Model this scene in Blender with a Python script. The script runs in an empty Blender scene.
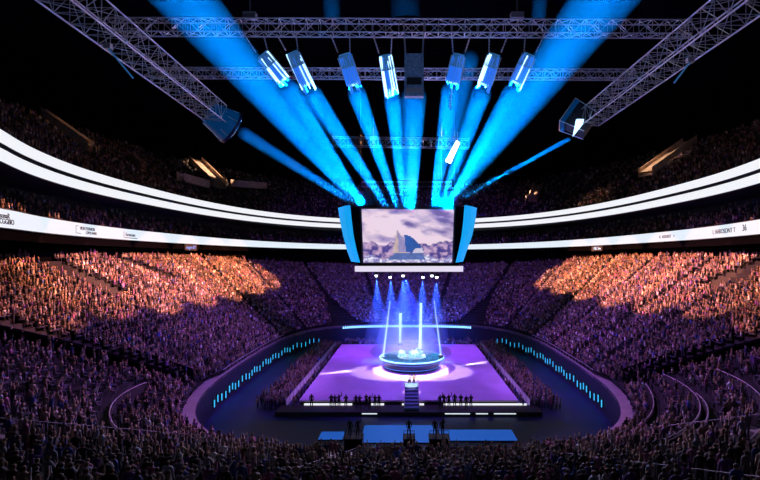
import bpy, bmesh, math, random
import numpy as np
from mathutils import Vector, Matrix

rng = np.random.default_rng(7)
random.seed(7)
PI = math.pi
R = math.radians
sc = bpy.context.scene
COL = sc.collection
CAMZ = 21.2
F = 480.0            # focal length in pixels of the 760 x 480 frame
PX0, PY0 = 408.0, 257.0


def at(px, py, Y):
    """the point at depth Y seen at a pixel of the photograph"""
    return Vector(((px - PX0) * Y / F, Y, CAMZ - (py - PY0) * Y / F))


# ------------------------------------------------------------------ materials
def mat(name, col, rough=0.6, metal=0.0, emit=None, strength=1.0, noise=0.0, nscale=4.0, spec=0.5):
    m = bpy.data.materials.new(name)
    m.use_nodes = True
    nt = m.node_tree
    b = nt.nodes['Principled BSDF']
    b.inputs['Base Color'].default_value = (*col, 1)
    b.inputs['Roughness'].default_value = rough
    b.inputs['Metallic'].default_value = metal
    b.inputs['Specular IOR Level'].default_value = spec
    if noise:
        tc = nt.nodes.new('ShaderNodeTexCoord')
        n = nt.nodes.new('ShaderNodeTexNoise')
        n.inputs['Scale'].default_value = nscale
        n.inputs['Detail'].default_value = 4
        nt.links.new(tc.outputs['Object'], n.inputs['Vector'])
        rp = nt.nodes.new('ShaderNodeValToRGB')
        rp.color_ramp.elements[0].position = 0.3
        rp.color_ramp.elements[1].position = 0.7
        rp.color_ramp.elements[0].color = (*[max(0, c * (1 - noise)) for c in col], 1)
        rp.color_ramp.elements[1].color = (*[min(1, c * (1 + noise)) for c in col], 1)
        nt.links.new(n.outputs['Fac'], rp.inputs['Fac'])
        nt.links.new(rp.outputs['Color'], b.inputs['Base Color'])
    if emit:
        b.inputs['Emission Color'].default_value = (*emit, 1)
        b.inputs['Emission Strength'].default_value = strength
    return m


def attr_mat(name, rough=0.8, emit=False, strength=1.0):
    m = bpy.data.materials.new(name)
    m.use_nodes = True
    nt = m.node_tree
    b = nt.nodes['Principled BSDF']
    a = nt.nodes.new('ShaderNodeAttribute')
    a.attribute_name = 'Col'
    if emit:
        b.inputs['Base Color'].default_value = (0.01, 0.01, 0.01, 1)
        nt.links.new(a.outputs['Color'], b.inputs['Emission Color'])
        b.inputs['Emission Strength'].default_value = strength
    else:
        nt.links.new(a.outputs['Color'], b.inputs['Base Color'])
    b.inputs['Roughness'].default_value = rough
    return m


def haze_mat(name, density):
    m = bpy.data.materials.new(name)
    m.use_nodes = True
    nt = m.node_tree
    nt.nodes.remove(nt.nodes['Principled BSDF'])
    v = nt.nodes.new('ShaderNodeVolumeScatter')
    v.inputs['Color'].default_value = (0.9, 0.95, 1, 1)
    v.inputs['Density'].default_value = density
    v.inputs['Anisotropy'].default_value = 0.0
    m.cycles.volume_sampling = 'EQUIANGULAR'
    nt.links.new(v.outputs[0], nt.nodes['Material Output'].inputs['Volume'])
    return m


M = {}
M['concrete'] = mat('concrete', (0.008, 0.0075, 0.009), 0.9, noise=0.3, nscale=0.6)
M['stair'] = mat('stair_concrete', (0.22, 0.20, 0.20), 0.9, noise=0.25, nscale=1.5)
M['ramp'] = mat('ramp_concrete', (0.62, 0.48, 0.36), 0.9, noise=0.25, nscale=0.8)
M['speaker'] = mat('speaker_cloth', (.05, .04, .07), .8, noise=.5, nscale=6)
M['curb'] = mat('curb_top', (0.24, 0.20, 0.22), 0.7, noise=0.15, nscale=0.7)
M['rinkwall'] = mat('dark_blue_board', (0.007, 0.009, 0.03), 0.6)
M['floor'] = mat('dark_arena_floor', (0.009, 0.013, 0.075), 0.45, noise=0.3, nscale=0.25)
M['stage'] = mat('stage_floor', (0.52, 0.36, 0.62), 0.5, noise=0.12, nscale=0.35)
M['black'] = mat('black_paint', (0.012, 0.012, 0.015), 0.7)
M['velvet'] = mat('black_cloth', (0.002, 0.002, 0.003), 1.0, spec=0.0)
M['dark'] = mat('dark_panel', (0.02, 0.02, 0.03), 0.7)
M['roof'] = mat('dark_roof', (0.002, 0.002, 0.004), 0.95, noise=0.3, nscale=0.2, spec=0.0)
M['alu'] = mat('aluminium', (0.62, 0.60, 0.66), 0.45, 0.7)
M['steel'] = mat('steel_chain', (0.45, 0.43, 0.45), 0.5, 0.6)
M['rail'] = mat('pale_rail', (0.40, 0.34, 0.38), 0.45, 0.2)
M['led'] = mat('white_led', (0.04, 0.04, 0.045), 0.5, emit=(0.93, 0.95, 1.0), strength=0.95)
M['ledblue'] = mat('cool_white_led', (0.04, 0.04, 0.045), 0.5, emit=(0.80, 0.90, 1.0), strength=0.95)
M['ledpink'] = mat('soft_white_led', (0.04, 0.04, 0.045), 0.5, emit=(0.86, 0.80, 0.95), strength=0.9)
M['wing'] = mat('azure_screen', (0.02, 0.1, 0.2), 0.4, emit=(0.005, 0.36, 0.86), strength=0.95)
M['cyan'] = mat('cyan_lamp', (0.1, 0.5, 0.6), 0.4, emit=(0.03, 0.50, 0.80), strength=1.1)
M['cyanline'] = mat('pale_cyan_lamp', (0.3, 0.6, 0.7), 0.4, emit=(0.30, 0.75, 1.0), strength=1.5)
M['lens'] = mat('lamp_lens', (0.1, 0.3, 0.6), 0.2, emit=(0.25, 0.62, 1.0), strength=2.0)
M['tube'] = mat('bright_lamp_tube', (0.3, 0.5, 0.7), 0.2, emit=(0.45, 0.75, 1.0), strength=2.2)
M['tubeblue'] = mat('blue_lamp_tube', (0.1, 0.2, 0.5), 0.3, emit=(0.01, 0.16, 0.75), strength=0.8)
M['dimglow'] = mat('dim_blue_glow', (0.08, 0.2, 0.4), 0.3, emit=(0.02, 0.12, 0.3), strength=0.5)  # faint blue glow put into lamp housings and struts
M['whitelamp'] = mat('white_lamp', (0.9, 0.9, 1), 0.4, emit=(0.9, 0.95, 1.0), strength=6.0)
M['floorscreen'] = mat('blue_floor_screen', (0.005, 0.01, 0.02), 0.5, emit=(0.012, 0.11, 0.55), strength=0.75)
M['glass'] = mat('blue_glow_glass', (0.01, 0.04, 0.10), 0.08, emit=(0.0, 0.06, 0.22), strength=0.35)  # blue glow put into the glass in place of light on it
M['discside'] = mat('navy_gloss', (0.006, 0.015, 0.08), 0.3)
M['discrim'] = mat('blue_rim_lamp', (0.1, 0.3, 0.6), 0.3, emit=(0.08, 0.34, 0.95), strength=0.8)
M['ice'] = mat('pale_ice', (0.12, 0.24, 0.40), 0.25, emit=(0.10, 0.38, 0.85), strength=0.3, noise=0.4, nscale=0.9)
M['step'] = mat('teal_step', (0.16, 0.26, 0.36), 0.5)
M['ink'] = mat('dark_lettering', (0.03, 0.03, 0.06), 0.8)
M['inkblue'] = mat('lit_blue_lettering', (0.05, 0.1, 0.4), 0.5, emit=(0.10, 0.30, 0.9), strength=0.9)
M['inkcyan'] = mat('lit_pale_lettering', (0.2, 0.4, 0.6), 0.5, emit=(0.35, 0.65, 1.0), strength=1.0)
M['barrier'] = mat('pale_barrier', (0.88, 0.84, 0.90), 0.5)
M['crowd'] = attr_mat('spectator_clothes', 0.85)
M['picture'] = attr_mat('screen_picture', 0.4, True, 1.0)
M['disctop'] = attr_mat('disc_screen', 0.5, True, .7)
M['disctop'].node_tree.nodes['Principled BSDF'].inputs['Base Color'].default_value = (.002, .003, .006, 1)
M['disctop'].node_tree.nodes['Principled BSDF'].inputs['Specular IOR Level'].default_value = .05
def beam_haze(r0, r1, length, density):
    """beam falloff put into haze density: thickest on its axis, thinner towards the rim and towards the lamp end"""
    m = bpy.data.materials.new('lit_haze')
    m.use_nodes = True
    nt = m.node_tree
    nt.nodes.remove(nt.nodes['Principled BSDF'])
    N, Lk = nt.nodes, nt.links
    tc = N.new('ShaderNodeTexCoord')
    sx = N.new('ShaderNodeSeparateXYZ')
    Lk.new(tc.outputs['Object'], sx.inputs[0])

    def mth(op, a, b=None, clamp=False):
        n = N.new('ShaderNodeMath')
        n.operation = op
        n.use_clamp = clamp
        for i, q in enumerate((a, b)):
            if q is None: continue
            if isinstance(q, (int, float)):
                n.inputs[i].default_value = q
            else:
                Lk.new(q, n.inputs[i])
        return n.outputs[0]
    rad = mth('SQRT', mth('ADD', mth('MULTIPLY', sx.outputs[0], sx.outputs[0]), mth('MULTIPLY', sx.outputs[1], sx.outputs[1])))
    tz = mth('DIVIDE', sx.outputs[2], length, True)
    R_ = mth('ADD', mth('MULTIPLY', tz, r1 - r0), r0)
    q = mth('DIVIDE', rad, R_)
    f = mth('SUBTRACT', 1.0, mth('MULTIPLY', q, q), True)
    g = mth('MULTIPLY', mth('ADD', mth('MULTIPLY', tz, .55), .35), mth('MULTIPLY', mth('SUBTRACT', 1.02, tz), 9.0, True))
    v = N.new('ShaderNodeVolumeScatter')
    v.inputs['Color'].default_value = (0.9, 0.95, 1, 1)
    Lk.new(mth('MULTIPLY', mth('MULTIPLY', f, g), density), v.inputs['Density'])
    m.cycles.volume_sampling = 'EQUIANGULAR'
    m.cycles.volume_step_rate = .12
    Lk.new(v.outputs[0], N['Material Output'].inputs['Volume'])
    return m


M['widehaze'] = haze_mat('wide_stage_haze', 0.03)
M['stagehaze'] = haze_mat('stage_haze', 0.03)


def glow_volume_mat(name, col, strength):
    """a glowing plume of sparks: it gives off its own light"""
    m = bpy.data.materials.new(name)
    m.use_nodes = True
    nt = m.node_tree
    nt.nodes.remove(nt.nodes['Principled BSDF'])
    e = nt.nodes.new('ShaderNodeEmission')
    e.inputs['Color'].default_value = (*col, 1)
    e.inputs['Strength'].default_value = strength
    nt.links.new(e.outputs[0], nt.nodes['Material Output'].inputs['Volume'])
    return m


M['columncore'] = glow_volume_mat('white_column_glow', (.55, .75, 1.0), 2.6)
M['halo'] = glow_volume_mat('blue_column_glow', (.06, .22, 1.0), .28)  # soft glow round the columns, done as emission
M['truss_dark'] = mat('darkened_metal', (.10, .09, .11), .6)  # darker copy of the truss metal, dim light put into its colour


# ------------------------------------------------------------------ helpers
def props(o, label=None, cat=None, group=None, kind=None):
    if label: o['label'] = label
    if cat: o['category'] = cat
    if group: o['group'] = group
    if kind: o['kind'] = kind
    return o


def thing(name, label, cat, loc=(0, 0, 0), group=None, rotz=0.0):
    o = bpy.data.objects.new(name, None)
    COL.objects.link(o)
    o.location = loc
    o.rotation_euler = (0, 0, rotz)
    o.empty_display_size = 0.3
    return props(o, label, cat, group)


class MB:
    def __init__(s):
        s.v, s.f, s.m = [], [], []
        s.mi = 0

    def quadstrip(s, rows, closed=False):
        """rows: list of equally long point lists; neighbours are joined with quads"""
        base = len(s.v)
        n = len(rows[0])
        for r in rows:
            s.v.extend([tuple(p) for p in r])
        for i in range(len(rows) - 1):
            for j in range(n if closed else n - 1):
                a = base + i * n + j
                b = base + i * n + (j + 1) % n
                s.f.append((a, b, b + n, a + n))
                s.m.append(s.mi)
        return s

    def face(s, pts):
        b = len(s.v)
        s.v.extend([tuple(p) for p in pts])
        s.f.append(tuple(range(b, b + len(pts))))
        s.m.append(s.mi)
        return s

    def hexa(s, p):
        """p: four bottom corners then the four above them"""
        b = len(s.v)
        s.v.extend([tuple(q) for q in p])
        for f in ((3, 2, 1, 0), (4, 5, 6, 7), (0, 1, 5, 4), (1, 2, 6, 5), (2, 3, 7, 6), (3, 0, 4, 7)):
            s.f.append(tuple(b + i for i in f))
            s.m.append(s.mi)
        return s

    def box(s, c, d, rot=None):
        x, y, z = d[0] / 2, d[1] / 2, d[2] / 2
        pts = [Vector(q) for q in ((-x, -y, -z), (x, -y, -z), (x, y, -z), (-x, y, -z), (-x, -y, z), (x, -y, z), (x, y, z), (-x, y, z))]
        if rot is not None:
            pts = [rot @ q for q in pts]
        c = Vector(c)
        return s.hexa([q + c for q in pts])

    def tube(s, a, b, r, r2=None, n=8, cap=True):
        a, b = Vector(a), Vector(b)
        r2 = r if r2 is None else r2
        d = (b - a)
        if d.length < 1e-6:
            return s
        d.normalize()
        u = d.orthogonal().normalized()
        w = d.cross(u)
        ring = lambda c, q: [c + (u * math.cos(2 * PI * i / n) + w * math.sin(2 * PI * i / n)) * q for i in range(n)]
        A, B = ring(a, r), ring(b, r2)
        s.quadstrip([A, B], True)
        if cap:
            s.face(A[::-1])
            s.face(B)
        return s

    def path(s, pts, r, n=6):
        for a, b in zip(pts[:-1], pts[1:]):
            s.tube(a, b, r, n=n)
        return s

    def lathe(s, prof, c=(0, 0, 0), n=48, cap=True):
        c = Vector(c)
        rows = []
        for r, z in prof:
            rows.append([c + Vector((r * math.cos(2 * PI * i / n), r * math.sin(2 * PI * i / n), z)) for i in range(n)])
        s.quadstrip(rows, True)
        if cap:
            s.face(rows[0][::-1])
            s.face(rows[-1])
        return s

    def build(s, name, material, parent=None, smooth=False, label=None, cat=None, group=None, kind=None, loc=None):
        me = bpy.data.meshes.new(name)
        me.from_pydata(s.v, [], s.f)
        ms = material if isinstance(material, (list, tuple)) else [material]
        for m in ms:
            me.materials.append(m)
        if len(ms) > 1:
            me.polygons.foreach_set('material_index', s.m)
        bm = bmesh.new()
        bm.from_mesh(me)
        bmesh.ops.recalc_face_normals(bm, faces=bm.faces)
        bm.to_mesh(me)
        bm.free()
        if smooth:
            me.polygons.foreach_set('use_smooth', [True] * len(me.polygons))
        me.update()
        o = bpy.data.objects.new(name, me)
        COL.objects.link(o)
        if parent is not None:
            o.parent = parent
        if loc is not None:
            o.location = loc
        return props(o, label, cat, group, kind)


def copy_tree(o, parent=None):
    c = o.copy()
    COL.objects.link(c)
    c.parent = parent
    for ch in list(o.children):
        copy_tree(ch, c)
    return c


def lamp(name, kind, loc, target, power, col, size=1.0, spread=None, spot=None, blend=0.3, radius=0.3):
    d = bpy.data.lights.new(name, kind)
    d.energy = power
    d.color = col
    if kind == 'AREA':
        d.shape = 'DISK'
        d.size = size
        if spread is not None:
            d.spread = spread
    if kind == 'SPOT':
        d.spot_size = spot
        d.spot_blend = blend
        d.shadow_soft_size = radius
    if kind == 'POINT':
        d.shadow_soft_size = radius
    o = bpy.data.objects.new(name, d)
    COL.objects.link(o)
    o.location = loc
    if target is not None:
        o.rotation_euler = (Vector(target) - Vector(loc)).to_track_quat('-Z', 'Y').to_euler()
    return o


# ------------------------------------------------------------------ plan of the bowl
CEN = np.array([0.0, 85.0])


def radius_table(a, b, cy, n, b_near=None):
    ph = np.radians(np.arange(0, 360.25, 0.25))
    c, s_ = np.cos(ph), np.sin(ph)
    lo, hi = np.zeros_like(ph), np.full_like(ph, 250.0)
    for _ in range(50):
        mid = (lo + hi) / 2
        dy = mid * s_ + CEN[1] - cy
        val = np.abs(mid * c / a) ** n + np.abs(dy / np.where(dy < 0, b_near or b, b)) ** n
        lo = np.where(val < 1, mid, lo)
        hi = np.where(val < 1, hi, mid)
    if b_near:      # towards the camera end the ring opens out again
        w_ = np.clip((-s_ - .65) / .35, 0, 1)
        w_ = w_ * w_ * (3 - 2 * w_)
        lo = lo + w_ * np.maximum(0, 86.0 / (np.abs(c) + .95 * np.abs(s_)) - lo)
    return lambda phi: np.interp(np.mod(phi, 360.0), np.degrees(ph), lo)


r_in = radius_table(27, 40, 82, 3.2)
r_out = radius_table(50, 92, 95, 2.3)
r_low = radius_table(48, 92, 95, 2.3, 75)     # lower ribbon
r_up = radius_table(48, 80, 85, 2.3, 62)      # upper ribbon pair


def CURB(phi):
    """broad coping round the near corners, a thin one along the sides and the far end"""
    s_ = np.sin(np.radians(phi))
    return .35 + 1.15 * np.clip((-s_ - .50) / .06, 0, 1)


ROWS = 30
Z0 = 4.0


def ztop(phi):
    s_ = np.sin(np.radians(phi))
    return 21.0 - np.where(s_ < 0, 5.0, 3.5) * s_ ** 4


def polar(phi, r, z):
    p = np.radians(phi)
    return (float(r * np.cos(p)), float(CEN[1] + r * np.sin(p)), float(z))


def stand_point(phi, t):
    ri = r_in(phi) + CURB(phi)
    r = ri + (r_out(phi) - ri) * t
    return r


def row_z(phi, k):
    return Z0 + (ztop(phi) - Z0) * (k + 0.5) / ROWS


def sweep(phis, section, closed=False):
    """section: function phi -> list of (radius, z)"""
    mb = MB()
    rows = [[polar(p, r, z) for r, z in section(p)] for p in phis]
    mb.quadstrip(rows, closed)
    return mb


PH_ALL = np.arange(-90, 270.01, 1.5)
# which directions of the upper rings the camera could see
PH_RING = np.arange(-62, 242.01, 1.0)


# ------------------------------------------------------------------ setting
MB().quadstrip([[(-60, -10, 0), (60, -10, 0)], [(-60, 200, 0), (60, 200, 0)]]).build('floor', M['floor'], kind='structure')
sweep(PH_ALL, lambda p: [(r_in(p), -0.05), (r_in(p), Z0)]).build('wall_rink', M['rinkwall'], kind='structure')
sweep(PH_ALL, lambda p: [(r_in(p), Z0 - .35), (r_in(p), Z0 + .12), (r_in(p) + CURB(p), Z0 + .12), (r_in(p) + CURB(p), Z0 - .35)], True).build('trim_1', M['curb'], kind='structure')


def lower_section(p):
    out = []
    for k in range(ROWS):
        z = row_z(p, k)
        out.append((stand_point(p, k / ROWS), z))
        out.append((stand_point(p, (k + 1) / ROWS), z))
    return out


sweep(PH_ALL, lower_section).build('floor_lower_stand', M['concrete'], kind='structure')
sweep(PH_RING, lambda p: [(r_out(p), ztop(p) - 1), (r_out(p), 24.0)]).build('wall_lower_stand', M['velvet'], kind='structure')
sweep(PH_RING, lambda p: [(r_low(p), 22.9), (r_low(p), 24.05), (r_low(p) + 0.4, 24.05), (r_low(p) + 14, 25.2), (r_low(p) + 14, 22.9)], True).build('ceiling_lower_stand', M['velvet'], kind='structure')


def tier_section(base, off0, run, z0, z1, n):
    def f(p):
        out = [(base(p) + off0, z0 - 0.6)]
        for k in range(n):
            z = z0 + (z1 - z0) * k / (n - 1)
            out.append((base(p) + off0 + run * k / n, z))
            out.append((base(p) + off0 + run * (k + 1) / n, z))
        return out
    return f


MID = (r_low, 0.6, 8.0, 25.7, 29.2, 7)
UPP = (r_up, 0.6, 24.0, 33.6, 48.0, 18)
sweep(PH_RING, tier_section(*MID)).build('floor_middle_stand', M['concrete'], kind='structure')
sweep(PH_RING, lambda p: [(r_low(p) + 8.6, 29.0), (r_low(p) + 8.6, 31.5)]).build('wall_middle_stand', M['dark'], kind='structure')
sweep(PH_RING, lambda p: [(r_up(p), 30.7), (r_up(p), 34.1), (r_up(p) + .5, 34.1), (r_up(p) + .5, 33.0), (r_up(p) + 22, 33.0), (r_up(p) + 22, 30.7)], True).build('ceiling_middle_stand', M['dark'], kind='structure')
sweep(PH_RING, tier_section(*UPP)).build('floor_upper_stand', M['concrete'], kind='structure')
sweep(PH_RING, lambda p: [(r_up(p) + 24.6, 46), (r_up(p) + 24.6, 52.0)]).build('wall_upper_stand', M['roof'], kind='structure')
sweep(PH_ALL, lambda p: [(0.2, 58.0), (r_up(p) * .5, 57.0), (r_up(p) + 26, 51.5)]).build('ceiling', M['roof'], kind='structure')


# ------------------------------------------------------------------ LED ribbons
def ribbon(name, label, base, z0, z1, m, off=-0.35):
    t = thing(name, label, 'led ribbon', (0, float(CEN[1] - 75), 0))
    t.location = (0, 0, 0)
    sweep(PH_RING, lambda p: [(base(p) + off + .06, z0 - .08), (base(p) + off + .06, z1 + .08), (base(p) + .3, z1 + .08), (base(p) + .3, z0 - .08)], True).build('housing', M['black'], t)
    sweep(PH_RING, lambda p: [(base(p) + off, z0), (base(p) + off, z1), (base(p) + off + .05, z1), (base(p) + off + .05, z0)], True).build('light_face', m, t)
    return t


rib_low = ribbon('led_ribbon', 'wide white ribbon screen with small dark lettering, lowest of the three round the bowl', r_low, CAMZ + 2.88, CAMZ + 4.68, M['ledblue'])
rib_mid = ribbon('led_ribbon', 'plain white light ribbon, the lower of the close pair on the upper balcony', r_up, CAMZ + 9.6, CAMZ + 10.9, M['led'])
rib_top = ribbon('led_ribbon', 'plain white light ribbon, the upper of the close pair on the upper balcony', r_up, CAMZ + 11.45, CAMZ + 12.75, M['led'])


def phi_of_px(px, base, off):
    """direction (seen from the centre) at which a ring crosses a picture column"""
    best = None
    for p in np.arange(-60, 240, 0.1):
        x, y, _ = polar(p, base(p) + off, 0)
        if y < 20:
            continue
        e = abs(PX0 + F * x / y - px)
        if best is None or e < best[0]:
            best = (e, p)
    return best[1]


def lettering(text, px, z, size, material, parent, base, off, name='lettering', label=None):
    p = phi_of_px(px, base, off)
    cu = bpy.data.curves.new(name, 'FONT')
    cu.body = text
    cu.size = size
    cu.extrude = 0.02
    cu.align_x = 'CENTER'
    cu.align_y = 'CENTER'
    ob = bpy.data.objects.new(name, cu)
    COL.objects.link(ob)
    a = Vector(polar(p - .5, base(p - .5) + off, 0))
    b = Vector(polar(p + .5, base(p + .5) + off, 0))
    tang = (a - b).normalized()              # reads left to right from inside the bowl
    nrm = tang.cross(Vector((0, 0, 1)))
    rot = Matrix((tang, Vector((0, 0, 1)), nrm)).transposed().to_4x4()
    loc = Vector(polar(p, base(p) + off - 0.06, z))
    dg = bpy.context.evaluated_depsgraph_get()
    me = bpy.data.meshes.new_from_object(ob.evaluated_get(dg))
    bpy.data.objects.remove(ob)
    me.name = name
    me.materials.clear()
    me.materials.append(material)
    o = bpy.data.objects.new(name, me)
    COL.objects.link(o)
    o.parent = parent
    o.matrix_world = Matrix.Translation(loc) @ rot
    return o, Matrix.Translation(loc) @ rot


LZ = CAMZ + 3.75
lettering('AsonaR', 3, LZ + .28, 0.75, M['ink'], rib_low, r_low, -.35)
lettering('CGGBIO', 6, LZ - .28, 0.75, M['ink'], rib_low, r_low, -.35)
o, mw = lettering('VIDEOTERWOR', 87, LZ + .22, 0.62, M['ink'], rib_low, r_low, -.35)
lettering('CSPOCAANS', 91, LZ - .33, 0.55, M['ink'], rib_low, r_low, -.35)
mbx = MB()
mbx.box((-3.25, 0, 0), (.07, 1.0, .03)).box((-2.95, .5, 0), (.6, .07, .03)).box((-2.6, -.5, 0), (1.3, .07, .03))
fr = mbx.build('lettering_border', M['ink'], rib_low)
fr.matrix_world = mw @ Matrix.Translation((0, -.2, 0))
o, mw = lettering('Enratoom', 130, LZ, 0.8, M['ink'], rib_low, r_low, -.35)
mbx = MB()
mbx.box((0.2, -.52, 0), (4.2, .1, .03)).box((-2.1, 0, 0), (.08, 1.0, .03))
fr = mbx.build('lettering_border', M['ink'], rib_low)
fr.matrix_world = mw
lettering('K  ASSUREIT   >', 667, LZ, 0.8, M['ink'], rib_low, r_low, -.35)
lettering('L HAROSONT T', 724, LZ, 0.95, M['ink'], rib_low, r_low, -.35)
lettering('36', 745, LZ + .1, 1.2, M['ink'], rib_low, r_low, -.35)


def sign(text, px, z, size, material, label):
    t = thing('lit_sign', label, 'sign')
    o, mw = lettering(text, px, z, size, material, t, r_low, -.12, 'lettering')
    w = size * .62 * len(text)
    b = MB()
    b.box((0, 0, 0), (w, size * 1.3, .06))
    pl = b.build('backing_panel', M['black'], t)
    pl.matrix_world = mw @ Matrix.Translation((0, 0, -.04))
    return t


sign('magen BIT', 191, CAMZ + 2.1, 1.0, M['inkblue'], 'small blue lit sign under the wide ribbon above the orange crowd at left')
sign('1 BIE 3we', 597, CAMZ + 2.1, 1.0, M['inkcyan'], 'small pale lit sign under the wide ribbon above the orange crowd at right')


# ------------------------------------------------------------------ upper stand ramps
RAMPS = []


def ramp(pa, pb, width, label, group=None):
    """concrete ramp lying over the upper seats; pa, pb = (phi, k) with k the row number"""
    t = thing('stair_ramp', label, 'ramp', group=group)
    RAMPS.append((pa, pb, width))
    base, off0, run, z0, z1, n = UPP
    def pt(phi, k, d, dz):
        r = base(phi) + off0 + run * k / n
        q = Vector(polar(phi, r, z0 + (z1 - z0) * k / (n - 1) + dz))
        tang = Vector((-math.sin(R(phi)), math.cos(R(phi)), 0))
        return q + tang * d
    N = 10
    deck, wl, wr = MB(), MB(), MB()
    pts = [(pa[0] + (pb[0] - pa[0]) * i / N, pa[1] + (pb[1] - pa[1]) * i / N) for i in range(N + 1)]
    deck.quadstrip([[pt(a, k, -width / 2, 1.2), pt(a, k, width / 2, 1.2), pt(a, k, width / 2, .1), pt(a, k, -width / 2, .1)] for a, k in pts], True)
    deck.build('ramp_deck', M['ramp'], t)
    for s_ in (-1, 1):
        w = MB()
        w.quadstrip([[pt(a, k, s_ * width / 2, .2), pt(a, k, s_ * width / 2, 2.1), pt(a, k, s_ * (width / 2 + .25), 2.1), pt(a, k, s_ * (width / 2 + .25), .2)] for a, k in pts], True)
        w.build('parapet', M['ramp'], t)
    return t


def upp_pt(px, py):
    """(phi, row) on the upper stand under a pixel"""
    base, off0, run, z0, z1, n = UPP
    best = None
    for p in np.arange(-58, 238, 0.5):
        for k in np.arange(0, n, 0.5):
            x, y, z = polar(p, base(p) + off0 + run * k / n, z0 + (z1 - z0) * k / (n - 1))
            if y < 15: continue
            e = (PX0 + F * x / y - px) ** 2 + (PY0 - F * (z - CAMZ) / y - py) ** 2
            if best is None or e < best[0]:
                best = (e, p, k)
    return best[1], best[2]


ramp(upp_pt(198, 158), upp_pt(219, 188), 3.6, 'broad tan stair ramp on the upper left seats near the barrel spotlight')
ramp(upp_pt(44, 117), upp_pt(90, 152), 0.9, 'long thin pale stair strip across the far upper left seats')
ramp(upp_pt(690, 145), upp_pt(645, 176), 3.4, 'broad tan stair ramp across the upper right seats')
ramp(upp_pt(538, 188), upp_pt(532, 202), 2.6, 'short tan stair ramp low on the upper right seats close to the big screen')
ramp(upp_pt(234, 187), upp_pt(264, 189), 1.6, 'flat tan walkway strip on the upper left seats, right of the broad ramp')
ramp(upp_pt(180, 181), upp_pt(206, 188), 1.6, 'flat tan walkway strip on the upper left seats, left of the broad ramp')
ramp(upp_pt(133, 163), upp_pt(143, 172), 0.9, 'short pale stair strip low on the upper left seats')

# ------------------------------------------------------------------ stage
SY0, SY1, SX0, SX1, SZ = 67.0, 110.0, -15.2, 15.4, 1.2
st = thing('stage', 'large rectangular purple lit show floor in the middle of the arena', 'stage', (0, 88, 0))
st.location = (0, 0, 0)
MB().box(((SX0 + SX1) / 2, (SY0 + SY1) / 2, SZ - .1), (SX1 - SX0, SY1 - SY0, .2)).build('stage_deck', M['stage'], st)
MB().box(((SX0 + SX1) / 2, (SY0 + SY1) / 2, (SZ - .2) / 2), (SX1 - SX0 - .3, SY1 - SY0 - .3, SZ - .2)).build('stage_base', M['black'], st)
MB().box((0.1, 65.3, .3), (35.5, 3.2, .6)).build('front_platform', M['black'], st)
for xa, xb in ((304, 352), (371, 384), (402, 424), (444, 527)):
    a, b = at(xa, 406.5, 66.6), at(xb, 405.5, 66.6)
    MB().box(((a.x + b.x) / 2, 66.75, .68), (b.x - a.x, .2, .28)).build('edge_light', M['led'], st)
for xa, xb in ((362, 377), (445, 470), (476, 488), (494, 516)):
    a, b = at(xa, 417, 63.6), at(xb, 417, 63.6)
    MB().box(((a.x + b.x) / 2, 63.62, .42), (b.x - a.x, .12, .1)).build('low_edge_light', M['ledblue'], st)

# round platform
dc = thing('round_platform', 'round dark blue platform with glowing icy top in the middle of the stage', 'platform', (0.65, 87, SZ))
MB().lathe([(4.7, 0), (4.7, .4), (5.0, .5), (4.95, .75), (5.3, 1.35), (5.75, 1.7), (5.8, 1.9)], n=64).build('platform_body', M['discside'], dc, True)
MB().lathe([(5.81, 1.80), (5.86, 1.80), (5.86, 1.92), (5.5, 1.97), (5.5, 1.92)], n=64, cap=False).build('rim_light', M['discrim'], dc)
for z, rz_ in ((.42, 4.98), (1.33, 5.27)):
    MB().lathe([(rz_, z), (rz_ + .06, z), (rz_ + .06, z + .06), (rz_, z + .06)], n=64, cap=False).build('side_light', M['discrim'], dc)
# glowing top: a disc screen of cyan tiles
mb = MB()
cols = []
NR, NA = 9, 48
for i in range(NR):
    for j in range(NA):
        r0, r1 = 5.55 * i / NR, 5.55 * (i + 1) / NR
        a0, a1 = 2 * PI * j / NA, 2 * PI * (j + 1) / NA
        mb.face([(r0 * math.cos(a0), r0 * math.sin(a0), 1.94), (r1 * math.cos(a0), r1 * math.sin(a0), 1.94), (r1 * math.cos(a1), r1 * math.sin(a1), 1.94), (r0 * math.cos(a1), r0 * math.sin(a1), 1.94)])
        ang = (a0 + .15) % (2 * PI)
        x, y = (r0 + r1) / 2 * math.cos(a0), (r0 + r1) / 2 * math.sin(a0)
        q = random.random()
        if r1 < 2.9:
            c = (.25 + .5 * q, .6 + .3 * q, .95)
        elif abs(y) < 2.2 and x > 0:
            c = (.01, .12 + .3 * q, .5 + .3 * q)
        elif x < 0 and abs(y) < 2.2:
            c = (.0, .06 + .12 * q, .35)
        elif q < .45:
            c = (.02, .2 + .25 * q, .6)
        else:
            c = (.0, .05 + .1 * q, .25 + .2 * q)
        cols.append(c)
top = mb.build('glowing_top', M['disctop'], dc)
ca = top.data.color_attributes.new('Col', 'FLOAT_COLOR', 'CORNER')
buf = []
for c, pl in zip(cols, top.data.polygons):
    buf += [(*c, 1)] * pl.loop_total
ca.data.foreach_set('color', np.array(buf, np.float32).ravel())
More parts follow.
